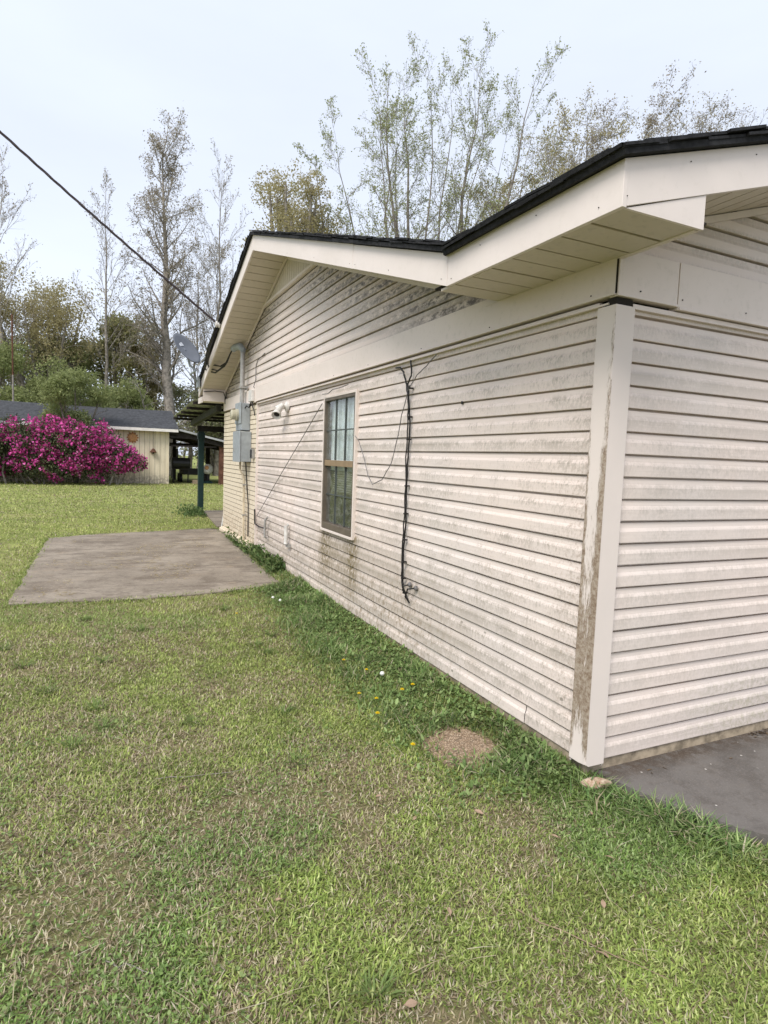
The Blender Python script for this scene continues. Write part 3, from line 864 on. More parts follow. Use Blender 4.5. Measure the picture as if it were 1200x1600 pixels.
# window: casing > frame, sashes, muntins, panes
mb = MB()
cw = 0.022
mb.box(-0.024, 0.06, W_Y0, W_Y0 + cw, W_Z0, W_Z1); mb.box(-0.024, 0.06, W_Y1 - cw, W_Y1, W_Z0, W_Z1)
mb.box(-0.024, 0.02, W_Y0 + cw, W_Y1 - cw, W_Z1 - cw, W_Z1); mb.box(-0.030, 0.02, W_Y0 + cw, W_Y1 - cw, W_Z0, W_Z0 + cw)
window = mb.build('window', M['trim'], house, bevel=0.002)
iy0, iy1, iz0, iz1 = W_Y0 + cw + 0.001, W_Y1 - cw - 0.001, W_Z0 + cw + 0.001, W_Z1 - cw - 0.001
fw_ = 0.026
mb = MB()
mb.box(-0.020, 0.05, iy0, iy0 + fw_, iz0, iz1); mb.box(-0.020, 0.05, iy1 - fw_, iy1, iz0, iz1)
mb.box(-0.020, 0.05, iy0 + fw_, iy1 - fw_, iz1 - fw_, iz1); mb.box(-0.024, 0.05, iy0 + fw_, iy1 - fw_, iz0, iz0 + 0.06)
mb.build('window_frame', M['bronze'], window, bevel=0.002)
zm = (iz0 + iz1) / 2 + 0.01
gy0, gy1 = iy0 + fw_ + 0.001, iy1 - fw_ - 0.001
mb = MB(); mb.box(-0.014, 0.03, gy0, gy1, zm - 0.028, zm + 0.028); mb.build('meeting_rail', simple('tan sash rail', (0.28, 0.20, 0.12), 0.5, 0.3), window, bevel=0.002)
for (z0, z1, xg) in ((zm + 0.029, iz1 - fw_ - 0.001, 0.004), (iz0 + 0.061, zm - 0.029, 0.016)):
    for q in range(3):
        ya = gy0 + (gy1 - gy0) * q / 3; yb = gy0 + (gy1 - gy0) * (q + 1) / 3
        for h in range(2):
            za = z0 + (z1 - z0) * h / 2; zb = z0 + (z1 - z0) * (h + 1) / 2
            mb = MB(); mb.box(xg, xg + 0.003, ya + 0.005, yb - 0.005, za + 0.005, zb - 0.005)
            mb.build('pane', M['glass'], window)
    for q in (1, 2):
        ya = gy0 + (gy1 - gy0) * q / 3
        mb = MB(); mb.box(xg - 0.008, xg + 0.011, ya - 0.005, ya + 0.005, z0, z1); mb.build('muntin', M['muntin'], window)
    zc = (z0 + z1) / 2
    mb = MB(); mb.box(xg - 0.0065, xg + 0.0095, gy0, gy1, zc - 0.005, zc + 0.005); mb.build('muntin', M['muntin'], window)
# sheer curtain (two gathered halves) in the upper sash, slatted blind behind the lower right panes
def curtain():
    mb = MB(); n = 60; rows_ = 14
    vs = []; fs = []
    def edge(t):   # right half parts as it falls
        return t
    for half, (ya, yb) in enumerate(((gy0 - 0.02, gy0 + 0.36), (gy0 + 0.38, gy1 + 0.02))):
        b = len(vs)
        for j in range(rows_):
            v = j / (rows_ - 1); z = iz1 - 0.02 - v * (iz1 - zm + 0.05)
            pinch = 0.09 * max(0.0, math.sin((v - 0.35) * 3.6))
            for i in range(n):
                u = i / (n - 1)
                yy = ya + (yb - ya) * u
                if half == 0: yy = ya + (yb - ya + (0.06 - pinch)) * u
                else: yy = yb - (yb - ya + (0.06 - pinch * 0.6)) * (1 - u)
                x = 0.062 + 0.012 * math.sin(u * 34 + v * 1.5 + half) + 0.006 * math.sin(u * 61)
                vs.append((x, yy, z))
        for j in range(rows_ - 1):
            for i in range(n - 1):
                q = b + j * n + i
                fs.append((q, q + 1, q + n + 1, q + n))
    mb.add(vs, fs)
    o = mb.build('curtain', M['curtain'], smooth=True, label='pale sheer curtain gathered behind the upper window panes', cat='curtain')
    md = o.modifiers.new('t', 'SOLIDIFY'); md.thickness = 0.002
curtain()
blind = empty('window_blind', (0.10, 3.1, zm), 'grey slatted blind half drawn behind the lower window panes', 'blind')
blm = simple('grey blind slat', (0.60, 0.60, 0.57), 0.6, 0.2)
for k in range(14):
    z = zm + 0.02 - k * 0.022
    mb = MB(); mb.prism([(0.088, gy0 - 0.01, z), (0.110, gy0 - 0.01, z - 0.016), (0.110, gy1 + 0.01, z - 0.016), (0.088, gy1 + 0.01, z)], (0.001, 0, 0.002))
    mb.build('slat', blm, blind)

# ================================================================== FIXTURES ON THE WALL
# service mast: weatherhead, pipe, meter socket, breaker box
t = empty('service_mast', (-0.09, 7.08, 2.1), 'grey electric service pipe with bent weatherhead under the soffit', 'conduit')
mb = MB(); mb.tube([(-0.09, 7.08, 2.10), (-0.09, 7.08, 2.86)], 0.034, 12); mb.build('pipe', M['galv'], t, smooth=False)
mb = MB(); mb.tube([(-0.09, 7.08, 2.84), (-0.09, 7.08, 2.88), (-0.11, 7.13, 2.925), (-0.16, 7.24, 2.935), (-0.19, 7.30, 2.90)], [0.042, 0.046, 0.052, 0.055, 0.045], 12)
mb.build('weatherhead', M['grey_metal'], t)
mb = MB(); mb.box(-0.13, -0.035, 7.03, 7.13, 2.32, 2.345); mb.box(-0.036, -0.031, 7.0, 7.16, 2.30, 2.36); mb.build('pipe_strap', M['galv'], t)
t = empty('meter_box', (-0.07, 7.06, 1.70), 'upper grey electric meter box with a round glass meter', 'electric box')
mb = MB(); mb.box(-0.140, -0.011, 6.88, 7.25, 1.705, 2.095); mb.build('body', M['grey_metal'], t, bevel=0.006)
mb = MB(); mb.box(-0.152, -0.141, 6.87, 7.26, 1.80, 2.105); mb.build('cover', M['grey_metal'], t, bevel=0.004)
mb = MB(); mb.lathe((-0.153, 7.06, 1.93), (-1, 0, 0), [(0.085, 0.0), (0.088, 0.03), (0.075, 0.035), (0.072, 0.09), (0.05, 0.105), (0.0, 0.108)], 20)
mb.build('meter', simple('aged meter glass', (0.46, 0.43, 0.32), 0.25, 0.5), t)
t = empty('breaker_box', (-0.08, 7.0, 1.25), 'lower grey breaker box with a plain door', 'electric box')
mb = MB(); mb.box(-0.165, -0.011, 6.78, 7.24, 1.25, 1.685); mb.build('body', M['grey_metal'], t, bevel=0.006)
mb = MB(); mb.box(-0.180, -0.166, 6.77, 7.25, 1.245, 1.69); mb.build('door', M['grey_metal'], t, bevel=0.004)
mb = MB(); mb.box(-0.186, -0.1805, 7.15, 7.19, 1.40, 1.45); mb.build('latch', M['galv'], t)
t = empty('ground_conduit', (-0.04, 7.05, 0.1), 'thin cream conduit running down the bricks below the breaker box', 'conduit')
mb = MB(); mb.tube([(-0.09, 7.14, 1.25), (-0.09, 7.14, 1.12), (-0.06, 7.08, 1.05), (-0.05, 7.06, 0.98), (-0.05, 7.03, 0.08)], 0.016, 8)
mb.build('pipe', simple('cream pipe', (0.55, 0.47, 0.34), 0.7, 0.2, 0.25, 9), t)
mb = MB()
for z in (0.9, 0.45): mb.box(-0.07, -0.009, 7.02, 7.05, z, z + 0.02)
mb.build('strap', M['galv'], t)
mb = MB(); mb.tube([(-0.07, 6.86, 1.25), (-0.05, 6.86, 1.0), (-0.025, 6.85, 0.62), (-0.024, 6.84, 0.16)], 0.009, 6)
mb.build('ground_wire', M['cable'], label='dark ground wire hanging down the bricks beside the cream conduit', cat='wire')
t = empty('outlet_box', (-0.02, 6.6, 1.33), 'small dark outlet cover between the breaker box and the siding edge', 'outlet')
mb = MB(); mb.box(-0.05, -0.009, 6.56, 6.66, 1.30, 1.44); mb.build('body', M['galv'], t, bevel=0.004)
mb = MB(); mb.box(-0.058, -0.0505, 6.57, 6.65, 1.31, 1.43); mb.build('cover', M['black'], t)
t = empty('phone_box', (-0.05, 6.62, 2.1), 'small white phone junction box under the frieze with dark wires', 'junction box')
mb = MB(); mb.box(-0.075, -0.031, 6.56, 6.74, 2.10, 2.26); mb.build('body', M['white_plastic'], t, bevel=0.008)
mb = MB(); mb.tube([(-0.05, 6.6, 2.10), (-0.055, 6.56, 2.03), (-0.04, 6.53, 1.98), (-0.03, 6.52, 1.9)], 0.008, 6)
mb.tube([(-0.05, 6.68, 2.10), (-0.06, 6.74, 2.02), (-0.08, 6.82, 2.05), (-0.09, 6.87, 2.02)], 0.009, 6); mb.build('lead', M['cable'], t)
mb = MB(); mb.tube([(-0.012, 6.56, 2.26), (-0.04, 6.57, 2.30), (-0.012, 6.575, 2.40), (-0.010, 6.58, 2.60), (-0.008, 6.5, 2.655), (-0.008, 6.1, 2.70)], 0.006, 6)
mb.build('gable_wire', M['wire_grey'], label='thin grey wire climbing the gable laps above the white junction box', cat='wire')
# flood light
t = empty('flood_light', (-0.05, 5.0, 1.85), 'small white twin flood lamp bracket on the siding left of the window', 'flood light')
mb = MB(); mb.lathe((-0.002, 4.98, 1.93), (-1, 0, 0), [(0.062, 0), (0.062, 0.022), (0.03, 0.034), (0.03, 0.06), (0, 0.061)], 16); mb.build('base_plate', M['white_plastic'], t)
mb = MB(); mb.tube([(-0.055, 4.98, 1.93), (-0.085, 5.02, 1.92), (-0.095, 5.07, 1.89)], 0.02, 8); mb.build('arm', M['galv'], t)
mb = MB(); mb.lathe((-0.095, 5.08, 1.88), (-0.35, -0.55, -0.6), [(0.03, -0.03), (0.036, 0.0), (0.055, 0.06), (0.058, 0.085), (0.05, 0.085), (0.03, 0.06)], 14); mb.build('lamp_holder', M['white_plastic'], t)
mb = MB(); mb.lathe((-0.095, 5.08, 1.88), (-0.35, -0.55, -0.6), [(0.045, 0.055), (0.026, 0.068), (0.0, 0.07)], 14); mb.build('lamp_face', M['black'], t)
mb = MB(); mb.tube([(-0.055, 4.98, 1.93), (-0.09, 4.93, 1.945), (-0.10, 4.90, 1.935)], 0.018, 8); mb.build('arm', M['galv'], t)
mb = MB(); mb.lathe((-0.10, 4.90, 1.93), (-0.5, 0.2, -0.6), [(0.025, -0.025), (0.03, 0.0), (0.045, 0.05), (0.046, 0.062), (0, 0.06)], 14); mb.build('lamp_holder', M['white_plastic'], t)
# cables on the siding
def wob(pts, n, amp, seed):
    r = random.Random(seed); out = []
    for a, b in zip(pts[:-1], pts[1:]):
        a = Vector(a); b = Vector(b)
        for k in range(n):
            p = a.lerp(b, k / n)
            out.append(p + Vector((-abs(r.uniform(0, amp * 0.4)), r.uniform(-amp, amp), 0)) if k or out else p)
    out.append(Vector(pts[-1])); return out
t = empty('cable_bundle', (-0.02, 1.87, 0.35), 'thick black cable bundle hanging down the siding right of the window', 'cable')
main = [(-0.022, 1.868, 2.065), (-0.02, 1.845, 1.97), (-0.02, 1.90, 1.90), (-0.018, 1.885, 1.80), (-0.018, 1.850, 1.62), (-0.018, 1.857, 1.38), (-0.018, 1.860, 1.15), (-0.018, 1.850, 0.95),
        (-0.018, 1.868, 0.72), (-0.018, 1.868, 0.52), (-0.02, 1.85, 0.44), (-0.02, 1.80, 0.39), (-0.018, 1.75, 0.345)]
mb = MB(); mb.tube(wob(main, 4, 0.005, 1), 0.0062, 6); mb.build('cable', M['cable'], t)
second = [(-0.03, 1.868, 1.84), (-0.032, 1.852, 1.62), (-0.030, 1.862, 1.38), (-0.030, 1.855, 1.15), (-0.03, 1.856, 0.95), (-0.03, 1.862, 0.72), (-0.03, 1.86, 0.52), (-0.03, 1.84, 0.44), (-0.03, 1.81, 0.41)]
mb = MB(); mb.tube(wob(second, 4, 0.006, 2), 0.0048, 6); mb.build('cable', M['cable'], t)
for k, z in enumerate((1.86, 1.66, 1.50, 1.17, 0.97, 0.78, 0.62, 0.50, 0.40)):
    mb = MB(); mb.box(-0.038, -0.004, 1.840 - 0.035 * (z < 0.45), 1.860 - 0.035 * (z < 0.45), z, z + 0.010); mb.build('cable_clip', M['cable'], t)
for (ya, za, yb, zb) in ((1.80, 0.40, 1.768, 0.462), (1.755, 0.36, 1.675, 0.455)):
    mb = MB(); mb.tube([(-0.025, ya, za), (-0.05, ya - 0.0, za + 0.03), (-0.055, (ya + yb) / 2, zb), (-0.02, yb, zb + 0.012)], 0.006, 6); mb.build('stub', M['cable'], t)
    mb = MB(); mb.lathe((-0.004, yb, zb + 0.012), (-1, 0, 0), [(0.018, 0), (0.018, 0.012), (0.01, 0.02), (0, 0.021)], 10); mb.build('wall_plug', M['wire_grey'], t)
def cable(name, pts, r, mat, label, cat='wire', seed=1, amp=0.004):
    mb = MB(); mb.tube(wob(pts, 4, amp, seed), r, 6); return mb.build(name, mat, label=label, cat=cat)
cable('drop_wire', [(-0.022, 2.10, 2.035), (-0.022, 2.03, 2.03), (-0.022, 1.97, 1.99), (-0.022, 1.925, 1.91), (-0.024, 1.89, 1.83)], 0.0065, M['cable'], 'short black wire curving out of the lap to join the black cable bundle', seed=3)
cable('loop_wire', [(-0.03, 1.885, 1.83), (-0.03, 1.96, 1.68), (-0.03, 2.02, 1.50), (-0.03, 2.10, 1.33), (-0.03, 2.26, 1.20), (-0.03, 2.43, 1.155), (-0.03, 2.53, 1.22), (-0.03, 2.62, 1.36), (-0.03, 2.74, 1.50), (-0.03, 2.83, 1.55)], 0.0035, M['wire_grey'], 'thin grey wire hanging in a loop between window and black cable', seed=4)
cable('slack_wire', [(-0.025, 1.50, 2.05), (-0.03, 1.62, 1.99), (-0.03, 1.75, 1.945), (-0.03, 1.88, 1.85)], 0.0035, M['wire_grey'], 'short thin grey wire slanting down from the frieze to the black cable', seed=5)
cable('guy_wire', [(-0.03, 3.70, 1.88), (-0.025, 4.4, 1.52), (-0.025, 5.3, 1.05), (-0.025, 6.30, 0.52)], 0.0045, M['wire_grey'], 'long thin grey wire slanting across the siding left of the window', seed=6, amp=0.002)
cable('loose_wire', [(-0.045, 3.66, 1.965), (-0.055, 3.48, 1.955), (-0.05, 3.36, 1.985), (-0.05, 3.15, 1.985), (-0.05, 2.98, 1.995)], 0.004, M['wire_grey'], 'loose thin wire lying across the top of the window casing', seed=7)
for (yy, zz, lab_) in ((1.913, 1.883, 'upper small black plug close to the black cable bundle'), (1.912, 1.657, 'lower small black plug close to the black cable bundle'), (1.202, 1.722, 'small black plug alone on the siding between the black cable and the corner post')):
    mb = MB(); mb.lathe((0.004, yy, zz), (-1, 0, 0), [(0.011, 0), (0.011, 0.006), (0.0, 0.008)], 8)
    mb.build('wall_plug', M['cable'], label=lab_, cat='plug', group='plugs left in the siding')
# pipe stubs low on the wall
t = empty('hose_bib', (-0.03, 5.74, 0.36), 'dark bent water pipe stub low on the siding beside the brick end', 'pipe')
mb = MB(); mb.tube([(-0.03, 5.70, 0.56), (-0.05, 5.74, 0.52), (-0.05, 5.76, 0.40), (-0.05, 5.76, 0.30), (-0.02, 5.76, 0.28)], 0.015, 8); mb.build('pipe', M['galv'], t)
mb = MB(); mb.tube([(-0.035, 5.76, 0.40), (-0.03, 6.15, 0.385), (-0.03, 6.40, 0.40), (-0.03, 6.43, 0.60)], 0.010, 6); mb.build('feed_pipe', M['cable'], t)
t = empty('drain_pipe', (-0.03, 4.79, 0.3), 'short white drain pipe end low on the siding between the water stub and the window', 'pipe')
mb = MB(); mb.tube([(-0.02, 4.80, 0.565), (-0.045, 4.80, 0.55), (-0.045, 4.795, 0.36), (-0.05, 4.79, 0.335)], 0.022, 10); mb.build('pipe', M['white_plastic'], t)
mb = MB(); mb.box(-0.03, 0.0, 4.74, 4.86, 0.30, 0.34); mb.build('bracket', M['galv'], t)

# overhead service line with its knob, and the drop leads to the weatherhead
knob = Vector((-0.445, 7.06, 3.19))
t = empty('wire_knob', tuple(knob), 'white porcelain wire knob on the rake fascia', 'insulator')
mb = MB(); mb.lathe(knob + Vector((0.028, 0, 0)), (-1, 0, 0), [(0.02, 0), (0.045, 0.01), (0.045, 0.03), (0.03, 0.04), (0.045, 0.05), (0.04, 0.075), (0, 0.08)], 14)
mb.build('body', M['white_plastic'], t)
far = Vector((-3.02, 6.55, 4.945))
dirv = (far - knob)
pts = []
for k in range(60):
    s = k / 59 * 5.6
    p = knob + dirv * s
    p.z += -0.16 * 4 * (s / 5.6) * (1 - s / 5.6) * 4.0 + 0.0
    pts.append(p)
# keep the near span on its measured line: sag is relative to the chord of the whole span
sag = lambda s: -2.56 * (s / 5.6) * (1 - s / 5.6)
corr = sag(1.0)
pts = [knob + dirv * s + Vector((0, 0, sag(s) - corr * s)) for s in [q / 59 * 5.6 for q in range(60)]]
t = empty('service_line', tuple(pts[-1]), 'twisted dark overhead service wire dropping to the roof edge', 'power line')
for ph in (0.0, 2.1, 4.2):
    mb = MB(); fine = []
    N = 420
    for k in range(N + 1):
        u = k / N * 59; i = min(int(u), 58); p = pts[i].lerp(pts[i + 1], u - i)
        q = ph + k * 0.42
        fine.append(p + Vector((0.2, 0.6, 0.77)) * (0.010 * math.cos(q)) + Vector((0.9, -0.4, 0.1)) * (0.010 * math.sin(q)))
    mb.tube(fine, 0.0085, 5); mb.build('strand', M['wire_brown'], t)
wh = Vector((-0.205, 7.28, 2.89))
for q, (ya, za, mid) in enumerate(((8.13, 2.80, [(-0.385, 8.0, 2.745), (-0.30, 7.68, 2.690), (-0.235, 7.50, 2.735)]),
                                   (8.26, 2.715, [(-0.385, 8.28, 2.675), (-0.33, 7.95, 2.620), (-0.25, 7.62, 2.69)]),
                                   (7.94, 2.735, [(-0.385, 8.14, 2.70), (-0.315, 7.80, 2.635), (-0.243, 7.56, 2.71)]))):
    a = Vector((OX - 0.035, ya, za))
    ps3 = [knob + Vector((-0.02, 0.05, 0)), knob.lerp(a, 0.55) + Vector((-0.05, 0, -0.03)), a] + [Vector(p) for p in mid] + [Vector((-0.222, 7.36, 2.83)), wh]
    mb = MB(); mb.tube(ps3, 0.0125, 6)
    mb.build('service_lead', M['cable'], label='%s black service lead sagging from the rake to the weatherhead' % ('uppermost', 'lowest', 'middle')[q], cat='wire', group='leads to the weatherhead')
cable('soffit_wire', [(OX + 0.03, 8.72, 2.385), (-0.2, 8.71, 2.41), (-0.06, 8.70, 2.40), (-0.035, 8.69, 2.33), (-0.035, 8.69, 2.20)], 0.008, M['cable'], 'black wire looping along the far eave box down to the frieze', seed=9)

# satellite dish
t = empty('satellite_dish', (-0.45, 8.86, 2.55), 'grey satellite dish on a bent arm at the far end of the rake', 'satellite dish')
dc = Vector((-0.715, 8.55, 3.01)); dn = (_r * 0.69 + _u * 0.50 - _f * 0.52).normalized()
du = (_u * 0.80 - _r * 0.60); du = (du - dn * du.dot(dn)).normalized(); dv = dn.cross(du).normalized()
mb = MB(); vs = []; nr = 7; ns = 28
for j in range(nr):
    rr = j / (nr - 1)
    for k in range(ns):
        q = 2 * math.pi * k / ns
        vs.append(dc + du * (0.30 * rr * math.cos(q)) + dv * (0.20 * rr * math.sin(q)) + dn * (0.055 * rr * rr))
fs = [(j * ns + k, j * ns + (k + 1) % ns, (j + 1) * ns + (k + 1) % ns, (j + 1) * ns + k) for j in range(nr - 1) for k in range(ns)]
mb.add(vs, fs)
o = mb.build('reflector', simple('dish grey', (0.125, 0.135, 0.155), 0.45, 0.3, 0.08, 6), t, smooth=True)
md = o.modifiers.new('t', 'SOLIDIFY'); md.thickness = 0.012; md.offset = -1
mb = MB()
mk = dc + du * 0.13 + dv * 0.03 + dn * 0.022
for (a0_, a1_, b0_, b1_) in ((-0.055, 0.055, -0.05, -0.018), (-0.055, 0.0, -0.012, 0.03), (0.012, 0.055, -0.012, 0.045)):
    mb.prism([mk + du * a0_ + dv * b0_, mk + du * a1_ + dv * b0_, mk + du * a1_ + dv * b1_, mk + du * a0_ + dv * b1_], dn * 0.003)
mb.build('emblem', simple('faded print', (0.52, 0.54, 0.57), 0.5, 0.3), t)
mb = MB(); mb.tube([dc - dn * 0.03 - du * 0.10, dc - dn * 0.10 - du * 0.22, dc - dn * 0.06 - du * 0.36, Vector((-0.60, 8.76, 2.66)), Vector((-0.46, 8.87, 2.55))], 0.019, 8)
mb.build('mast', M['grey_metal'], t)
mb = MB(); mb.box(-0.475, -0.435, 8.78, 8.96, 2.46, 2.64); mb.build('mount_plate', M['grey_metal'], t, bevel=0.004)
tip = dc - du * 0.34 + dn * 0.34
mb = MB(); mb.tube([dc - du * 0.27 - dn * 0.01, dc - du * 0.33 + dn * 0.05, tip], 0.011, 6); mb.build('feed_arm', M['galv'], t)
mb = MB(); mb.lathe(tip, (du - dn * 0.6), [(0.02, -0.03), (0.03, 0.0), (0.032, 0.06), (0.0, 0.062)], 10); mb.build('receiver', M['white_plastic'], t)
mb = MB(); mb.tube([dc - du * 0.25, dc - du * 0.33 + dn * 0.12 - dv * 0.05, tip - Vector((0, 0, 0.03))], 0.006, 6); mb.build('stay', M['cable'], t)

# ================================================================== PORCH BEHIND THE HOUSE
t = empty('porch_roof', (2.0, 11.0, 2.1), 'lean-to porch roof of metal sheets on dark green framing', 'porch roof')
def pz(y): return 2.235 - 0.045 * (y - 9.16)
tin = simple('clouded porch sheet', (0.40, 0.41, 0.37), 0.5, 0.3, 0.15, 5)
for k in range(9):
    x0 = -0.46 + k * 0.80
    mb = MB(); n = 16; vs = []
    for y in (9.17, 12.45):
        for i in range(n + 1):
            vs.append((x0 + 0.83 * i / n, y, pz(y) + 0.055 + 0.010 * math.cos(i / n * 2 * math.pi * 8) + 0.004 * (k % 2)))
    mb.add(vs, [(i, i + 1, n + 2 + i, n + 1 + i) for i in range(n)])
    o = mb.build('roof_sheet', tin, t); md = o.modifiers.new('t', 'SOLIDIFY'); md.thickness = 0.002
for y in (9.35, 10.2, 11.05, 11.75, 12.38):
    mb = MB(); mb.box(-0.47, 6.7, y - 0.03, y + 0.03, pz(y) - 0.015, pz(y) + 0.036); mb.build('purlin', M['darkwood'], t)
for x in (-0.05, 2.2, 4.4, 6.5):
    mb = MB(); mb.bar((x, 9.17, pz(9.17) - 0.075), (x, 12.42, pz(12.42) - 0.075), 0.09, 0.115); mb.build('rafter', M['greygreen'], t)
mb = MB(); mb.box(0.0, 6.6, 12.0, 12.1, 1.83, 1.955); mb.build('beam', M['darkwood'], t)
for k, x in enumerate((0.08, 6.45)):
    o = empty('porch_post', (x, 12.05, 0.0), 'dark green porch post at the near corner, standing in weeds' if k == 0 else 'dark green porch post at the far end of the beam', 'post', 'porch posts')
    mb = MB(); mb.box(x - 0.058, x + 0.058, 11.99, 12.11, -0.06, 1.825); mb.build('shaft', M['green'], o, bevel=0.004)
    mb = MB(); mb.box(x - 0.075, x + 0.075, 11.97, 12.13, 1.66, 1.80); mb.build('cap_block', M['green'], o)
mb = MB(); mb.tube([(0.045, 9.28, -0.0), (0.10, 9.33, 0.35), (0.18, 9.45, 0.75)], [0.014, 0.012, 0.012], 7)
mb.build('leaning_pole', M['white_plastic'], label='thin pale pole leaning beside the far brick corner', cat='pole')

# ================================================================== SHED AND CARPORT
shed = empty('shed', (-2.2, 27.0, 0.0), 'weathered cream board shed with a charcoal shingle roof behind the azalea', 'shed')
SY = 25.2; SX0, SX1 = -5.6, 0.73
x = SX0
while x < SX1 - 0.05:
    w = min(0.20, SX1 - x)
    mb = MB(); d = random.uniform(-0.004, 0.004); mb.box(x, x + w - 0.012, SY + d, SY + 0.02 + d, -0.06, 2.25); mb.build('board', M['shed_wall'], shed)
    x += 0.20
mb = MB(); mb.box(SX0, SX1 - 0.005, SY + 0.021, SY + 0.1, -0.06, 2.25); mb.box(SX0, SX0 + 0.1, SY + 0.101, 30.0, -0.06, 2.25)
mb.box(SX0 + 0.101, SX1, 29.9, 30.0, -0.06, 2.25)
mb.prism([(SX0 + 0.02, SY + 0.1, 2.25), (SX0 + 0.02, 30.0, 2.25), (SX0 + 0.02, 27.6, 3.12)], (0.08, 0, 0))
mb.build('wall', M['mortar'], shed)
y = SY + 0.03
while y < 30.0:
    mb = MB(); mb.box(SX1 - 0.004, SX1 + 0.018, y, y + 0.19, -0.06, 2.25); mb.build('board', M['shed_wall'], shed); y += 0.2
mb = MB(); mb.prism([(SX1 - 0.03, SY + 0.03, 2.252), (SX1 - 0.03, 30.0, 2.252), (SX1 - 0.03, 27.6, 3.12)], (0.04, 0, 0)); mb.build('gable_panel', M['shed_wall'], shed)
EZ = 2.24
def shed_slope(ya, yb, za, zb):
    n = 16
    for i in range(n):
        t0, t1 = i / n, (i + 1.25) / n if i < n - 1 else 1.0
        m = 22; mb = MB(); vs = []
        for j in range(m + 1):
            xx = -5.62 + 6.72 * j / m
            w = random.uniform(-0.012, 0.012)
            sagz = -0.03 * math.sin(math.pi * j / m)
            vs += [(xx, ya + (yb - ya) * t0 + w, za + (zb - za) * t0 + 0.055 + sagz), (xx, ya + (yb - ya) * t1, za + (zb - za) * t1 + 0.035 + sagz),
                   (xx, ya + (yb - ya) * t0 + w, za + (zb - za) * t0 + 0.02 + sagz)]
        fs = []
        for j in range(m):
            q = j * 3; fs += [(q, q + 3, q + 4, q + 1), (q + 2, q + 5, q + 3, q)]
        mb.add(vs, fs); mb.build('shingle_course', M['shed_roof'], shed)
    mb = MB(); mb.prism([(-5.62, ya, za - 0.01), (-5.62, yb, zb - 0.01), (1.10, yb, zb - 0.01), (1.10, ya, za - 0.01)], (0, 0, 0.022)); mb.build('roof_deck', M['darkwood'], shed)
shed_slope(24.85, 27.6, EZ + 0.03, 3.17)
shed_slope(30.35, 27.6, EZ + 0.03, 3.17)
mb = MB(); mb.box(-5.6, 1.08, 24.83, 24.85, EZ - 0.07, EZ + 0.045); mb.build('fascia_board', M['shed_white'], shed)
mb = MB(); mb.box(-5.6, 1.06, 24.87, SY - 0.005, EZ - 0.03, EZ - 0.015); mb.build('soffit', M['shed_white'], shed)
mb = MB(); mb.box(SX1 - 0.03, SX1 + 0.022, SY - 0.022, SY - 0.003, -0.06, 2.2); mb.build('corner_board', M['shed_wall'], shed)

t = empty('sun_plaque', (-0.67, 25.17, 1.9), 'round terracotta sun plaque hanging on the shed wall', 'wall plaque')
mb = MB(); mb.lathe((-0.67, SY - 0.008, 1.88), (0, -1, 0), [(0.17, 0), (0.17, 0.02), (0.12, 0.045), (0, 0.06)], 20); mb.build('disc', M['terracotta2'], t)
for k in range(12):
    q = 2 * math.pi * k / 12; c_, s_ = math.cos(q), math.sin(q)
    mb = MB(); p = Vector((-0.67, SY - 0.008, 1.88)); e = Vector((c_, 0, s_)); n_ = Vector((-s_, 0, c_))
    mb.prism([p + e * 0.172 + n_ * 0.04, p + e * 0.172 - n_ * 0.04, p + e * 0.245], (0, -0.02, 0)); mb.build('ray', M['terracotta'], t)
t = empty('hanging_bell', (0.12, 25.1, 1.5), 'small dark bell shaped feeder hanging from a string on the shed wall', 'feeder')
mb = MB(); mb.lathe((0.12, SY - 0.10, 1.30), (0, 0, 1), [(0.13, 0.0), (0.135, 0.02), (0.07, 0.12), (0.02, 0.17), (0, 0.175)], 14); mb.build('hood', M['rustwood'], t)
mb = MB(); mb.tube([(0.12, SY - 0.10, 1.47), (0.12, SY - 0.06, 1.9), (0.12, SY - 0.03, 2.18)], 0.008, 5); mb.build('string', M['cable'], t)
mb = MB(); mb.lathe((0.12, SY - 0.10, 1.24), (0, 0, 1), [(0.03, 0), (0.04, 0.03), (0.03, 0.06)], 8); mb.build('clapper', M['black'], t)

cp = empty('carport', (3.0, 27.3, 0), 'open lean-to carport of dark timber and tin beside the shed', 'carport')
def cz(x): return 2.30 - 0.215 * (x - 1.08)
for k in range(4):
    y0 = 24.9 + k * 1.25
    mb = MB(); n = 26; vs = []
    for i in range(n + 1):
        xx = 1.12 + 5.2 * i / n
        vs += [(xx, y0, cz(xx) + 0.006 * (k % 2)), (xx, y0 + 1.28, cz(xx) + 0.006 * (k % 2))]
    mb.add(vs, [(2 * i, 2 * i + 1, 2 * i + 3, 2 * i + 2) for i in range(n)])
    o = mb.build('roof_sheet', M['tin'], cp); md = o.modifiers.new('t', 'SOLIDIFY'); md.thickness = 0.02; md.offset = -1
mb = MB(); mb.bar((1.12, 24.89, cz(1.12) - 0.01), (6.3, 24.89, cz(6.3) - 0.01), 0.02, 0.075); mb.build('edge_trim', M['tin'], cp)
for y in (25.1, 26.5, 27.9, 29.6):
    mb = MB(); mb.bar((0.80, y, cz(0.80) - 0.16), (6.2, y, cz(6.2) - 0.16), 0.07, 0.20); mb.build('rafter', M['darkwood'], cp)
mb = MB(); mb.bar((0.8, 25.18, 1.62), (2.7, 25.18, 1.62), 0.03, 0.06) ; mb.box(0.8, 6.0, 29.55, 29.68, 1.62, 1.80); mb.build('beam', M['darkwood'], cp)
mb = MB(); mb.box(0.76, 5.9, 25.06, 25.10, 1.93, 2.02) ; mb.build('header', M['darkwood'], cp)
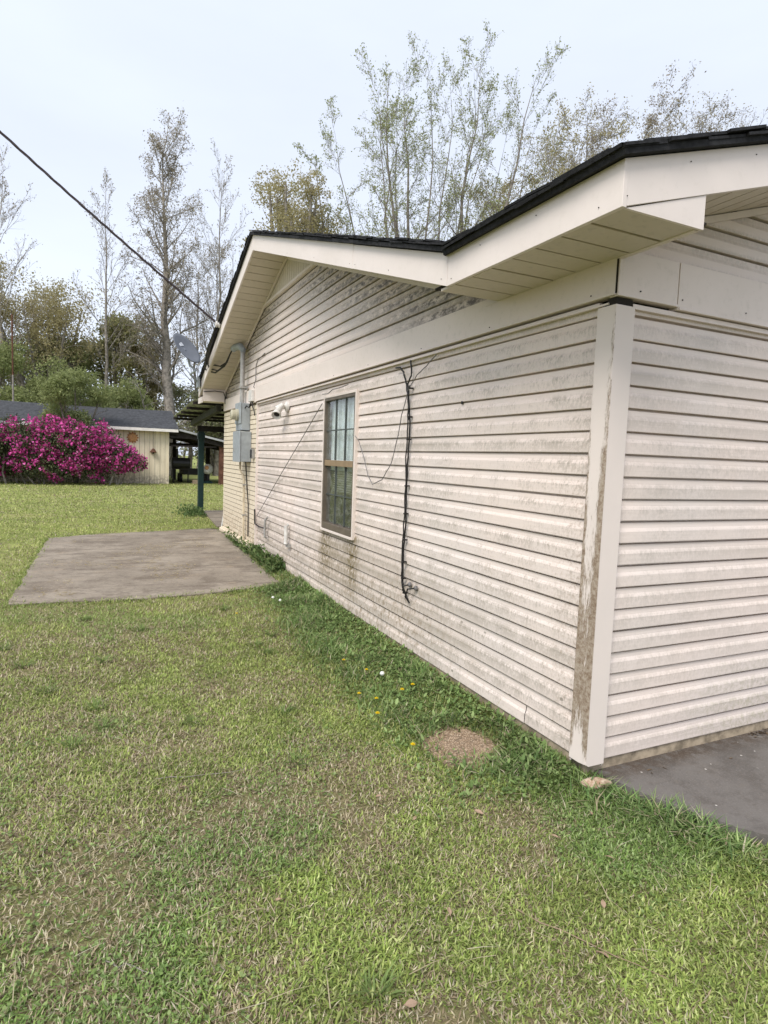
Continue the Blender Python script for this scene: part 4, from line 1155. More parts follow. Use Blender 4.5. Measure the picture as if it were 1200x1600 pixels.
for (x, y, w, m) in ((3.0, 25.25, 0.34, 'rustwood'), (5.6, 25.25, 0.16, 'rustwood'), (1.45, 29.6, 0.14, 'darkwood'), (3.05, 29.6, 0.18, 'darkwood'), (5.5, 29.6, 0.16, 'darkwood')):
    mb = MB(); mb.box(x - w / 2, x + w / 2, y - 0.09, y + 0.09, -0.05, cz(x) - 0.20); mb.build('post', M[m], cp)

t = empty('barrel_smoker', (1.35, 26.3, 0), 'dark barrel smoker on thin legs at the left side of the carport', 'grill')
mb = MB(); mb.lathe((0.98, 26.3, 0.86), (1, 0, 0), [(0.0, 0), (0.24, 0.01), (0.25, 0.05), (0.25, 0.72), (0.24, 0.76), (0, 0.77)], 16); mb.build('drum', M['black'], t)
mb = MB(); mb.tube([(1.2, 26.3, 1.08), (1.2, 26.3, 1.5)], 0.05, 10); mb.build('chimney', M['black'], t)
for (dx, dy) in ((1.05, -0.15), (1.05, 0.15), (1.68, -0.15), (1.68, 0.15)):
    mb = MB(); mb.tube([(dx, 26.3 + dy, 0.70), (dx, 26.3 + dy * 1.4, -0.03)], 0.018, 6); mb.build('leg', M['black'], t)
mb = MB(); mb.box(1.0, 1.75, 26.0, 26.05, 0.60, 0.63); mb.build('shelf', M['darkwood'], t)
t = empty('work_trailer', (2.1, 27.4, 0), 'low dark flat trailer parked under the carport', 'trailer')
mb = MB(); mb.box(1.55, 2.55, 26.9, 28.3, 0.34, 0.42); mb.build('bed', M['black'], t)
for k, (xa, xb, ya, yb) in enumerate(((1.55, 2.55, 26.88, 26.90), (1.55, 2.55, 28.30, 28.32), (1.53, 1.55, 26.9, 28.3), (2.55, 2.57, 26.9, 28.3))):
    mb = MB(); mb.box(xa, xb, ya, yb, 0.36, 0.60); mb.build('side_rail', M['black'], t)
for yy in (27.3, 27.9):
    for xx in (1.48, 2.62):
        mb = MB(); mb.lathe((xx - 0.06, yy, 0.18), (1, 0, 0), [(0.0, 0), (0.19, 0.0), (0.20, 0.02), (0.20, 0.10), (0.19, 0.12), (0, 0.12)], 16); mb.build('wheel', M['black'], t)
t = empty('garden_lantern', (2.55, 26.4, 0), 'white rounded globe with a rust red patch on a dark stand beneath the carport', 'ornament')
mb = MB(); mb.lathe((2.55, 26.4, 0.40), (0, 0, 1), [(0.0, 0), (0.15, 0.02), (0.20, 0.12), (0.215, 0.24), (0.19, 0.36), (0.11, 0.45), (0, 0.47)], 18); mb.build('globe', M['white_plastic'], t, smooth=True)
mb = MB(); mb.lathe((2.47, 26.22, 0.70), (-0.3, -0.9, 0.25), [(0.10, -0.02), (0.09, 0.03), (0.05, 0.045), (0, 0.05)], 12); mb.build('patch', M['terracotta2'], t)
mb = MB(); mb.tube([(2.55, 26.4, 0.12), (2.55, 26.4, 0.42)], 0.07, 10); mb.build('stem', M['black'], t)
mb = MB(); mb.lathe((2.55, 26.4, -0.03), (0, 0, 1), [(0.22, 0), (0.22, 0.06), (0.12, 0.14), (0, 0.15)], 14); mb.build('base', M['green'], t)
t = empty('wood_block', (1.95, 25.8, 0), 'pale cut timber block on the ground at the carport entrance', 'timber')
mb = MB(); mb.box(1.80, 2.10, 25.7, 25.95, -0.03, 0.16); mb.build('block', simple('raw timber', (0.30, 0.23, 0.16), 0.9, 0.1), t, bevel=0.01)
t = empty('antenna_mast', (-5.2, 28.0, 0), 'thin dark pole with a pale lower half rising behind the shed roof', 'pole')
mb = MB(); mb.tube([(-5.2, 28.4, -0.05), (-5.2, 28.4, 4.35)], 0.035, 8); mb.build('lower_pole', M['bark_pale'], t)
mb = MB(); mb.tube([(-5.2, 28.4, 4.3), (-5.2, 28.4, 6.85)], 0.032, 8); mb.build('upper_pole', M['rustwood'], t)
mb = MB(); mb.tube([(-5.2, 28.4, 6.8), (-5.22, 28.4, 7.1)], 0.012, 6); mb.build('tip', M['cable'], t)

# ================================================================== TREES
def tubes_np(P, R, sides):
    """P (n,k,3), R (n,k): n tapered tubes -> V, F"""
    n, k, _ = P.shape
    if n == 0: return np.zeros((0, 3)), np.zeros((0, 4), int)
    T = np.empty_like(P)
    T[:, 1:-1] = P[:, 2:] - P[:, :-2]; T[:, 0] = P[:, 1] - P[:, 0]; T[:, -1] = P[:, -1] - P[:, -2]
    T /= np.linalg.norm(T, axis=-1, keepdims=True) + 1e-9
    ref = np.where(np.abs(T[:, :1, 2:3]) < 0.9, np.array([0, 0, 1.0]), np.array([1.0, 0, 0]))
    ref = np.broadcast_to(ref, P.shape)
    A = np.cross(T, ref); A /= np.linalg.norm(A, axis=-1, keepdims=True) + 1e-9
    B = np.cross(T, A)
    q = 2 * np.pi * np.arange(sides) / sides
    V = P[:, :, None] + (A[:, :, None] * np.cos(q)[None, None, :, None] + B[:, :, None] * np.sin(q)[None, None, :, None]) * R[:, :, None, None]
    idx = np.arange(n * k * sides).reshape(n, k, sides)
    a = idx[:, :-1]; b = np.roll(a, -1, axis=2); c = np.roll(idx[:, 1:], -1, axis=2); d = idx[:, 1:]
    return V.reshape(-1, 3), np.stack([a, b, c, d], -1).reshape(-1, 4)

def norm(v): return v / (np.linalg.norm(v, axis=-1, keepdims=True) + 1e-9)

def grow(P0, D, L, R, k, wobble, trop, g, taper=0.35, droop=0.0):
    n = len(P0); P = np.empty((n, k + 1, 3)); Rr = np.empty((n, k + 1))
    P[:, 0] = P0; D = norm(D); d = D.copy()
    for i in range(k):
        d = norm(d + g.normal(0, wobble, (n, 3)) + np.array([0, 0, trop - droop * i / k]))
        P[:, i + 1] = P[:, i] + d * (L / k)[:, None]
    tt = np.linspace(0, 1, k + 1)
    Rr[:] = R[:, None] * (1 - (1 - taper) * tt[None])
    return P, Rr

def spawn(P, R, L, m, t0, ang, ratio, rr, g, t_shrink=0.5, rmin=0.0):
    """m children on each parent; returns start points, directions, lengths, radii"""
    n, k1, _ = P.shape; k = k1 - 1
    t = t0 + (1 - t0) * (np.arange(m)[None] + g.random((n, m))) / m
    u = np.clip(t * k, 0, k - 1e-4); i = u.astype(int); f = (u - i)[..., None]
    r = np.arange(n)[:, None]
    A = P[r, i]; B = P[r, i + 1]
    p = A * (1 - f) + B * f
    d = norm(B - A)
    rad = R[r, i] * (1 - f[..., 0]) + R[r, i + 1] * f[..., 0]
    rnd = norm(g.normal(size=(n, m, 3))); perp = norm(rnd - d * (rnd * d).sum(-1, keepdims=True))
    a = np.radians(ang) * g.uniform(0.7, 1.3, (n, m))
    dd = d * np.cos(a)[..., None] + perp * np.sin(a)[..., None]
    ln = L[:, None] * ratio * (1 - t_shrink * (t - t0) / (1 - t0 + 1e-6)) * g.uniform(0.65, 1.25, (n, m))
    return p.reshape(-1, 3), dd.reshape(-1, 3), ln.reshape(-1), np.maximum(rad.reshape(-1) * rr, rmin)

def leaf_quads(P, size, g, aspect=0.55, dirs=None):
    n = len(P)
    a = norm(g.normal(size=(n, 3))) if dirs is None else norm(dirs + g.normal(0, 0.6, (n, 3)))
    b = norm(np.cross(a, g.normal(size=(n, 3))))
    s = (size * g.uniform(0.6, 1.4, n))[:, None]
    V = np.stack([P, P + a * s * 0.5 + b * s * aspect * 0.5, P + a * s, P + a * s * 0.5 - b * s * aspect * 0.5], 1).reshape(-1, 3)
    F = np.arange(n * 4).reshape(n, 4)
    return V, F

def tree(label, stems, spec, bark, leaf, seed, group=None, name='tree', trunk_sides=8):
    """stems: list of (polyline [(x,y,z)..], base radius). spec: list of level dicts, the last gives twigs with leaves"""
    g = np.random.default_rng(seed)
    base = stems[0][0][0]
    root = empty(name, base, label, 'tree', group)
    TV, TF, off = [], [], 0
    CV, CF, CM, coff = [], [], [], 0
    def addt(V, F):
        nonlocal off
        TV.append(V); TF.append(F + off); off += len(V)
    def addc(V, F, mi):
        nonlocal coff
        CV.append(V); CF.append(F + coff); CM.append(np.full(len(F), mi)); coff += len(V)
    K = 10
    Ps, Rs, Ls = [], [], []
    for poly, r in stems:
        poly = np.array(poly, float); seg = np.linalg.norm(np.diff(poly, axis=0), axis=1); cum = np.concatenate([[0], np.cumsum(seg)])
        s = np.linspace(0, cum[-1], K + 1)
        p = np.stack([np.interp(s, cum, poly[:, i]) for i in range(3)], -1)
        jit = g.normal(0, cum[-1] * 0.006, (K + 1, 3)); jit[0] = 0
        Ps.append(p + jit); Rs.append(r * (1 - 0.97 * np.linspace(0, 1, K + 1) ** 0.85)); Ls.append(cum[-1])
    P = np.array(Ps); R = np.array(Rs); L = np.array(Ls)
    V, F = tubes_np(P, R, trunk_sides); addt(V, F)
    for li, s in enumerate(spec):
        p, d, ln, r = spawn(P, R, L, s['m'], s['t0'], s['ang'], s['ratio'], s.get('rr', 0.6), g, s.get('shrink', 0.5), s.get('rmin', 0.006))
        if 'up' in s: d = norm(d + np.array([0, 0, s['up']]))
        if 'maxlen' in s: ln = np.minimum(ln, s['maxlen'])
        P, R = grow(p, d, ln, r, s.get('k', 4), s.get('wob', 0.15), s.get('trop', 0.05), g, 0.3, s.get('droop', 0.0)); L = ln
        V, F = tubes_np(P, R, s.get('sides', 4))
        if li < len(spec) - 1: addt(V, F) if li == 0 else addc(V, F, 0)
        else: addc(V, F, 0)
        if 'leaf' in s:
            m = s['leaf']; n, k1, _ = P.shape
            t = g.uniform(s.get('leaf_t0', 0.3), 1, (n, m)) * (k1 - 1) * 0.9999; i = t.astype(int); f = (t - i)[..., None]; rr_ = np.arange(n)[:, None]
            q = (P[rr_, i] * (1 - f) + P[rr_, i + 1] * f).reshape(-1, 3)
            q = q + g.normal(0, s.get('leaf_jit', 0.04), q.shape)
            keep = g.random(len(q)) < s.get('leaf_keep', 1.0)
            V, F = leaf_quads(q[keep], s['leaf_size'], g, s.get('aspect', 0.55)); addc(V, F, 1)
    me = np_mesh('trunk', np.concatenate(TV), TF, M[bark], smooth=True)
    mesh_obj('trunk', me, root)
    me = np_mesh('crown', np.concatenate(CV), CF, [M[bark], M[leaf]], CM)
    mesh_obj('crown', me, root)
    return root

def line(a, b, n=4, bow=(0, 0, 0)):
    a = np.array(a, float); b = np.array(b, float); t = np.linspace(0, 1, n)[:, None]
    return [tuple(p) for p in a + (b - a) * t + np.array(bow) * (np.sin(np.pi * t))]
GZ = -0.02
# big multi-stemmed tree behind the house
bx, by = 10.6, 22.0
st = []
tg = random.Random(17)
for k in range(15):
    u = (k + 0.5) / 15
    tx = 5.9 + 10.6 * u + tg.uniform(-0.2, 0.2)
    tz = float(np.interp(tx, (5.6, 7.3, 9.0, 10.75, 12.6, 14.5, 16.6), (12.9, 15.5, 17.1, 18.2, 18.4, 18.1, 16.2))) * tg.uniform(0.95, 1.0)
    ty = by + tg.uniform(-1.8, 1.8)
    r = 0.20 if k % 3 == 0 else 0.12
    sx_ = bx + (tx - bx) * 0.04
    st.append(([(sx_, by + (ty - by) * 0.05, GZ), (bx + (tx - bx) * 0.22, by + (ty - by) * 0.25, 4.0), (bx + (tx - bx) * 0.56, by + (ty - by) * 0.6, tz * 0.50), (bx + (tx - bx) * 0.84, by + (ty - by) * 0.85, tz * 0.77), (tx, ty, tz)], r))
tree('tall many stemmed tree with light green new leaves behind the roof dip', st,
     [dict(m=13, t0=0.26, ang=38, ratio=0.21, up=0.12, k=5, wob=0.08, trop=0.015, rr=0.40, shrink=0.5, sides=4),
      dict(m=9, t0=0.12, ang=40, ratio=0.42, up=0.12, k=3, wob=0.10, trop=0.04, rr=0.5, rmin=0.008, sides=3, leaf=2, leaf_size=0.08, leaf_jit=0.03),
      dict(m=6, t0=0.1, ang=42, ratio=0.55, up=0.1, k=2, wob=0.12, trop=0.05, rr=0.6, rmin=0.0055, sides=3, leaf=3, leaf_size=0.08, leaf_jit=0.06, leaf_t0=0.2)],
     'bark_dark', 'leaf_spring', 11)
# olive budding tree to its left
# trees over the right part of the roof
def oak(label, x, y, h, spread, seed, leaf, dens, lsize, bark='bark_dark', stems=4):
    g = random.Random(seed); st = []
    for k in range(stems):
        a = 2 * math.pi * (k + g.random() * 0.6) / stems
        e = spread * g.uniform(0.5, 1.0)
        st.append(([(x + 0.1 * math.cos(a), y + 0.1 * math.sin(a), GZ), (x + 0.15 * e * math.cos(a), y + 0.15 * e * math.sin(a), h * 0.32),
                    (x + 0.55 * e * math.cos(a), y + 0.55 * e * math.sin(a), h * 0.62), (x + 0.9 * e * math.cos(a + 0.2), y + 0.9 * e * math.sin(a + 0.2), h * g.uniform(0.82, 1.0))], 0.022 * h * g.uniform(0.55, 0.8)))
    return tree(label, st,
         [dict(m=16, t0=0.32, ang=52, ratio=0.24, up=0.14, k=5, wob=0.20, rr=0.42, sides=4, shrink=0.4), dict(m=9, t0=0.12, ang=50, ratio=0.52, up=0.1, k=4, wob=0.24, rr=0.5, rmin=0.012, sides=3),
          dict(m=6, t0=0.1, ang=50, ratio=0.56, k=2, wob=0.28, rr=0.6, rmin=0.0085, sides=3, leaf=dens, leaf_size=lsize, leaf_jit=0.12, leaf_t0=0.2)], bark, leaf, seed)
oak('spreading tree with yellow olive buds over the middle of the roof slope', 16.4, 21.5, 15.4, 3.8, 21, 'leaf_olive', 6, 0.095, stems=5)
oak('crooked olive brown tree between the budding trees above the near roof corner', 20.4, 23.5, 18.0, 4.2, 22, 'leaf_olive', 5, 0.085)
oak('broad brown budding tree standing highest above the near roof corner', 23.2, 23.0, 18.9, 5.0, 23, 'leaf_brown', 7, 0.095, stems=7)
oak('bare twiggy tree at the right edge above the black roof line', 33.8, 23.0, 20.4, 3.6, 24, 'leaf_brown', 2, 0.085)
oak('thin bare branched tree right of the highest brown budding tree', 27.6, 23.8, 19.2, 3.6, 25, 'leaf_brown', 2, 0.08)
# left side, behind the shed
tree('tallest pale trunked tree with dangling brown buds behind the shed', [([(1.7, 35, GZ), (1.72, 35, 5), (1.6, 35, 10), (1.45, 35, 14), (1.35, 35, 17.8)], 0.40)],
     [dict(m=58, t0=0.24, ang=48, ratio=0.205, up=0.30, k=5, wob=0.15, trop=0.06, rr=0.30, sides=4, shrink=0.45, rmin=0.03), dict(m=9, t0=0.2, ang=46, ratio=0.44, k=4, wob=0.2, rr=0.5, rmin=0.012, sides=3),
      dict(m=7, t0=0.1, ang=50, ratio=0.55, k=2, wob=0.26, trop=-0.10, rr=0.6, rmin=0.008, sides=3, leaf=3, leaf_size=0.10, leaf_jit=0.10)],
     'bark', 'leaf_brown', 31, trunk_sides=10)
def bare(label, x, y, h, r, seed, leaf='leaf_brown', dens=1, ratio=0.26, lean=0.0):
    return tree(label, [([(x, y, GZ), (x + lean * 0.3, y, h * 0.35), (x + lean * 0.7, y, h * 0.7), (x + lean, y, h)], r)],
     [dict(m=26, t0=0.30, ang=42, ratio=ratio, up=0.40, k=4, wob=0.10, trop=0.08, rr=0.35, sides=3, shrink=0.65), dict(m=8, t0=0.2, ang=36, ratio=0.42, up=0.2, k=3, wob=0.14, rr=0.5, rmin=0.010, sides=3),
      dict(m=5, t0=0.15, ang=38, ratio=0.5, up=0.1, k=2, wob=0.15, rr=0.6, rmin=0.006, sides=3, leaf=dens, leaf_size=0.09, leaf_jit=0.05)], 'bark', leaf, seed)
bare('slim bare tree with upright twigs at the far left edge', -6.3, 34, 14.2, 0.17, 32, ratio=0.30)
bare('slim bare conical tree between the olive tree and the tallest tree', -1.55, 36, 15.6, 0.15, 33, ratio=0.22)
bare('slim bare tree just right of the tallest pale trunked tree', 4.6, 36, 17.8, 0.16, 34, ratio=0.24)
bare('leaning bare tree behind the satellite dish', 3.4, 39, 13.5, 0.16, 35, dens=2, ratio=0.34, lean=0.6)
bare('bushy brown budded tree behind the roof peak', 5.6, 40, 14.0, 0.18, 36, dens=3, ratio=0.40, lean=-0.4)
oak('second olive tree leaning in from the left edge', -9.0, 37, 11.6, 4.0, 38, 'leaf_olive', 6, 0.12)

def bushy(label, x, y, h, w, seed, leaf, n=9000, size=0.22, bark='bark_dark', name='tree', cat='tree', flat=1.0, z0=0.08, lobes=9):
    """dense crown: leaf clumps through several lobes with gaps, limbs showing between them"""
    g = np.random.default_rng(seed)
    root = empty(name, (x, y, GZ), label, cat)
    TV, TF, off = [], [], 0
    tips = []
    for k in range(lobes):
        a = g.uniform(0, 2 * np.pi); rr = w * np.sqrt(g.random()) * 0.72
        zc = h * (z0 + 0.15 + (0.78 - z0) * g.random() * (1 - 0.45 * (rr / w) ** 2))
        tips.append((x + rr * np.cos(a), y + rr * np.sin(a) * flat, zc, w * g.uniform(0.28, 0.5)))
    tips.append((x, y, h * 0.80, w * 0.36))
    P = np.array([[(x + (tx - x) * 0.04, y + (ty - y) * 0.04, GZ), (x + (tx - x) * 0.25, y + (ty - y) * 0.25, tz * 0.35), (x + (tx - x) * 0.65, y + (ty - y) * 0.65, tz * 0.7), (tx, ty, tz)] for tx, ty, tz, r in tips])
    R = np.full((len(tips), 4), 0.1) * np.array([1, 0.8, 0.55, 0.25]) * h / 8
    V, F = tubes_np(P, R, 6); TV.append(V); TF.append(F); off += len(V)
    p, d, ln, r = spawn(P, R, np.full(len(tips), min(h * 0.5, w * 1.4)), 10, 0.45, 50, 0.35, 0.4, g, 0.4, 0.008)
    P2, R2 = grow(p, d, ln, r, 4, 0.2, 0.05, g); V, F = tubes_np(P2, R2, 4); TV.append(V); TF.append(F + off); off += len(V)
    mesh_obj('trunk', np_mesh('trunk', np.concatenate(TV), TF, M[bark], smooth=True), root)
    m = n // (len(tips))
    pts = []
    for tx, ty, tz, r in tips:
        cl = norm(g.normal(size=(m // 30 + 1, 3))) * (r * g.uniform(0.55, 1.0, (m // 30 + 1, 1)))
        q = cl[g.integers(0, len(cl), m)] + g.normal(0, r * 0.16, (m, 3))
        q[:, 2] *= 0.75
        pts.append(q + np.array([tx, ty, tz]))
    pts = np.concatenate(pts); pts = pts[pts[:, 2] > 0.15]
    V, F = leaf_quads(pts, size, g, 0.6)
    mesh_obj('crown', np_mesh('crown', V, [F], M[leaf]), root)
    return root
bushy('rounded olive budding tree just left of the tall many stemmed tree', 5.4, 23.5, 14.0, 2.1, 12, 'leaf_olive', 22000, 0.085, z0=0.50, lobes=26, bark='bark')
bushy('rounded olive yellow tree on the left beyond the shed', -4.4, 37.0, 10.9, 4.0, 37, 'leaf_olive', 17000, 0.12, z0=0.42, lobes=20, bark='bark')
bushy('dark rounded evergreen with a yellow green top behind the shed', -1.0, 38, 10.6, 2.9, 41, 'leaf_dark', 14000, 0.17)
bushy('yellowish evergreen beside the dark rounded one', 0.6, 38.5, 8.6, 2.0, 42, 'leaf_olive', 12000, 0.15)
bushy('wispy light green tree rising behind the azalea over the shed roof', -2.7, 25.0 + 5.6, 5.6, 2.5, 43, 'leaf_green', 15000, 0.115)
bushy('light green sapling in front of the shed roof above the azalea', -2.75, 24.7, 5.0, 1.45, 48, 'leaf_green', 12000, 0.085, z0=0.30, name='sapling', cat='sapling', lobes=6)
bushy('light green tree crowding the left edge behind the shed', -6.0, 32.5, 6.6, 2.6, 44, 'leaf_green', 17000, 0.125)
bushy('light green tree in the gap left of the tallest trunk', -0.4, 33, 5.2, 2.2, 45, 'leaf_green', 13000, 0.12)
bushy('muted green tree behind the porch post', 4.6, 36.5, 6.0, 2.8, 46, 'leaf_woods', 16000, 0.15)
bushy('tall green tree mass behind the light green trees', -3.6, 40, 8.6, 3.6, 47, 'leaf_green', 18000, 0.17)
bushy('low green bush at the left edge beside the azalea', -6.0, 24.4, 3.5, 1.05, 49, 'leaf_green', 8000, 0.09, name='bush', cat='bush', lobes=6)
# pale leafless brush beside the tallest trunk
g = np.random.default_rng(61)
root = empty('brush', (0.4, 31.5, GZ), 'pale leafless brush with arching branches above the shed roof', 'bush')
P0 = np.tile(np.array([[0.8, 31.5, GZ]]), (14, 1)) + g.normal(0, 0.25, (14, 3)) * np.array([1, 1, 0])
D = norm(np.stack([g.uniform(-1.0, 0.5, 14), g.normal(0, 0.3, 14), g.uniform(0.7, 1.4, 14)], -1))
P, R = grow(P0, D, g.uniform(3.5, 5.6, 14), np.full(14, 0.045), 7, 0.14, 0.02, g, 0.3, 0.35)
p, d, ln, r = spawn(P, R, np.full(14, 4.0), 9, 0.3, 50, 0.35, 0.55, g, 0.5, 0.012); P2, R2 = grow(p, d, ln, r, 5, 0.22, -0.02, g)
p, d, ln, r = spawn(P2, R2, ln, 6, 0.2, 50, 0.5, 0.6, g, 0.5, 0.009); P3, R3 = grow(p, d, ln, r, 4, 0.25, -0.03, g)
V1, F1 = tubes_np(P, R, 5); V2, F2 = tubes_np(P2, R2, 4); V3, F3 = tubes_np(P3, R3, 3)
mesh_obj('branches', np_mesh('branches', np.concatenate([V1, V2, V3]), [F1, F2 + len(V1), F3 + len(V1) + len(V2)], M['bark_pale']), root)
# far-off woods that read as one mass
g = np.random.default_rng(71)
n = 260
px = g.uniform(-45, 60, n); py = g.uniform(44, 62, n); hh = g.uniform(4.2, 7.4, n)
P = np.stack([np.stack([px, py, np.full(n, GZ)], -1), np.stack([px + g.normal(0, .4, n), py, hh * 0.5], -1), np.stack([px + g.normal(0, .8, n), py, hh], -1)], 1)
R = np.stack([np.full(n, 0.14), np.full(n, 0.09), np.full(n, 0.03)], -1)
V1, F1 = tubes_np(P, R, 5)
p, d, ln, r = spawn(P, R, hh, 14, 0.2, 50, 0.3, 0.5, g, 0.4, 0.02); P2, R2 = grow(p, d, ln, r, 3, 0.2, 0.08, g); V2, F2 = tubes_np(P2, R2, 3)
m = 36000
i = g.integers(0, n, m); tt = g.random(m) ** 0.8
q = np.stack([px[i] + g.normal(0, 1.1, m), py[i] + g.normal(0, 1.0, m), hh[i] * (0.03 + 0.95 * tt) + g.normal(0, 0.3, m)], -1); q = q[q[:, 2] > 0.05]
V3, F3 = leaf_quads(q, 0.30, g, 0.6)
mesh_obj('woods', np_mesh('woods', np.concatenate([V1, V2, V3]), [F1, F2 + len(V1), F3 + len(V1) + len(V2)], [M['bark'], M['leaf_woods']],
         [np.zeros(len(F1)), np.zeros(len(F2)), np.ones(len(F3))]), label='far grey green woods closing the view behind the yard', kind='stuff')

# ================================================================== AZALEA
g = np.random.default_rng(81)
az = empty('azalea_bush', (-3.2, 24.0, GZ), 'huge azalea bush covered in magenta flowers in front of the shed', 'bush')
lob = []
for (cx, cz, rx, rz) in ((-5.0, 1.0, 1.1, 1.15), (-4.3, 1.35, 1.1, 1.15), (-3.5, 1.5, 1.1, 1.25), (-2.7, 1.45, 1.1, 1.2), (-2.0, 1.3, 1.0, 1.15), (-1.35, 1.0, 0.85, 0.95), (-0.85, 0.95, 0.55, 0.5), (-5.8, 1.0, 1.1, 1.1), (-3.9, 0.7, 1.2, 0.75), (-2.6, 0.7, 1.2, 0.7), (-5.2, 0.6, 0.9, 0.6), (-6.4, 0.8, 0.9, 0.9), (-4.9, 1.6, 0.8, 0.9), (-5.5, 1.5, 0.8, 0.8), (-3.0, 1.75, 0.9, 0.95), (-3.7, 1.7, 0.9, 0.95)):
    for q in range(3):
        lob.append((cx + g.normal(0, 0.2), 23.95 + g.normal(0, 0.28), cz + g.normal(0, 0.12), rx * g.uniform(0.6, 0.95), rz * g.uniform(0.6, 0.95)))
lob = np.array(lob)
def shell(n, lo, hi):
    i = g.integers(0, len(lob), n); d = norm(g.normal(size=(n, 3))); d[:, 1] = -np.abs(d[:, 1]) * np.where(g.random(n) < 0.8, 1, -1)
    r = g.uniform(lo, hi, n)
    q = np.stack([lob[i, 0] + d[:, 0] * lob[i, 3] * r, lob[i, 1] + d[:, 1] * 0.85 * r, lob[i, 2] + d[:, 2] * lob[i, 4] * r], -1)
    return q[(q[:, 2] > 0.02) & (q[:, 1] < 25.1)]
q = np.concatenate([shell(26000, 0.6, 1.0), shell(9000, 0.98, 1.08)]); V, F = leaf_quads(q, 0.085, g, 0.5); mesh_obj('foliage', np_mesh('foliage', V, [F], M['leaf_azalea']), az)
cl = shell(2600, 0.90, 1.06)
dens = vn2(cl[:, 0], cl[:, 2], 0.55) * 0.6 + vn3(cl[:, 0], cl[:, 2], 0.22) * 0.4
lowgap = np.clip((cl[:, 2] - 0.15) / 0.7, 0.1, 1) * np.where(cl[:, 0] > -1.7, 1, 1)
cl = cl[dens > 0.655 - 0.24 * lowgap + 0.10 * np.clip((cl[:, 2] - 2.0) / 0.6, 0, 1)]
q = np.repeat(cl, 8, axis=0) + g.normal(0, 0.06, (len(cl) * 8, 3)); q[:, 1] -= 0.02
V, F = leaf_quads(q, 0.085, g, 0.85); mesh_obj('blossom', np_mesh('blossom', V, [F], M['azalea_flower']), az)
for k in range(16):
    mb = MB()
    x0 = -5.6 + 5.0 * g.random(); y0 = 23.9 + g.normal(0, 0.25)
    mb.tube([(x0, y0, -0.05), (x0 + g.normal(0, .15), y0 - 0.1, 0.4), (x0 + g.normal(0, .4), y0 - 0.1, 1.1)], [0.035, 0.028, 0.015], 6)
    mb.build('stem', M['bark'], az)

# ================================================================== LAWN, WEEDS, SMALL THINGS
g = np.random.default_rng(101)
PADN = np.array(PAD); SLABN = np.array(SLAB)
def in_poly(x, y, poly):
    inside = np.zeros(len(x), bool); n = len(poly); j = n - 1
    for i in range(n):
        xi, yi = poly[i]; xj, yj = poly[j]
        c = ((yi > y) != (yj > y)) & (x < (xj - xi) * (y - yi) / (yj - yi + 1e-12) + xi)
        inside ^= c; j = i
    return inside
def blocked(x, y, jit=0.03):
    jx = x + g.normal(0, jit, len(x)); jy = y + g.normal(0, jit, len(x))
    b = (x > 0.035) & (y > 0.04) & (y < 8.9)
    jx2 = x + g.normal(0, 0.035, len(x)); jy2 = y + g.normal(0, 0.055, len(x))
    b |= in_poly(jx2, jy2, PADN) | in_poly(jx, jy, SLABN)
    b |= (x > 0.1) & (y > 9.3) & (y < 12.6)
    b |= (y > 25.25) & (x > -5.6) & (x < 6)
    b |= ((x + 0.31) / 0.225) ** 2 + ((y - 0.53) / 0.225) ** 2 < 1.0 - g.random(len(x)) ** 2 * 0.75
    return b
def sample(n, r0, r1, falloff, az0=-16, az1=68):
    """points round the camera's stand, thinning with distance"""
    az_ = np.radians(g.uniform(az0, az1, n))
    if falloff == 'log': r = r0 * (r1 / r0) ** g.random(n)
    else: r = np.sqrt(g.uniform(r0 * r0, r1 * r1, n))
    return CAM.x + r * np.sin(az_), CAM.y + r * np.cos(az_), r
def blade_mesh(x, y, z, L, W, lean, az_, col, curl=0.5, kite=False):
    n = len(x)
    d = np.stack([np.cos(az_), np.sin(az_), np.zeros(n)], -1); s = np.stack([-np.sin(az_), np.cos(az_), np.zeros(n)], -1)
    b = np.stack([x, y, z], -1)
    up = np.array([0, 0, 1.0])
    e1 = d * np.sin(lean)[:, None] + up * np.cos(lean)[:, None]
    l2 = np.minimum(lean + curl, 1.75)
    e2 = d * np.sin(l2)[:, None] + up * np.cos(l2)[:, None]
    m = b + e1 * (L * 0.5)[:, None]; t = m + e2 * (L * 0.5)[:, None]
    t[:, 2] = np.maximum(t[:, 2], z + 0.002)
    w = (W / 2)[:, None]
    if kite:
        V = np.stack([b, m + s * w, t, m - s * w], 1).reshape(-1, 3)
        i = np.arange(n) * 4
        return V, np.zeros((0, 4), int), np.concatenate([np.stack([i, i + 1, i + 3], -1), np.stack([i + 1, i + 2, i + 3], -1)]), np.repeat(col, 4, axis=0)
    V = np.stack([b - s * w, b + s * w, m + s * w * 0.9, m - s * w * 0.9, t], 1).reshape(-1, 3)
    i = np.arange(n) * 5
    Q = np.stack([i, i + 1, i + 2, i + 3], -1); T = np.stack([i + 3, i + 2, i + 4], -1)
    return V, Q, T, np.repeat(col, 5, axis=0)
def dist_wall(x, y):
    """distance from the lawn-side wall, and round the corner from the slab edge"""
    dw = np.where(y > 0, -x, np.hypot(x, y))
    # slab edge polyline
    e = SLABN[1:8]; dm = np.full(len(x), 9.0)
    for a, b in zip(e[:-1], e[1:]):
        ab = b - a; t = np.clip(((x - a[0]) * ab[0] + (y - a[1]) * ab[1]) / (ab @ ab), 0, 1)
        dm = np.minimum(dm, np.hypot(x - a[0] - ab[0] * t, y - a[1] - ab[1] * t))
    return np.where((y < 9) & (y > 0), dw, 9.0), dm
GREEN = np.array([[0.28, 0.345, 0.09], [0.20, 0.27, 0.07], [0.365, 0.415, 0.135], [0.24, 0.315, 0.08], [0.43, 0.465, 0.20]])
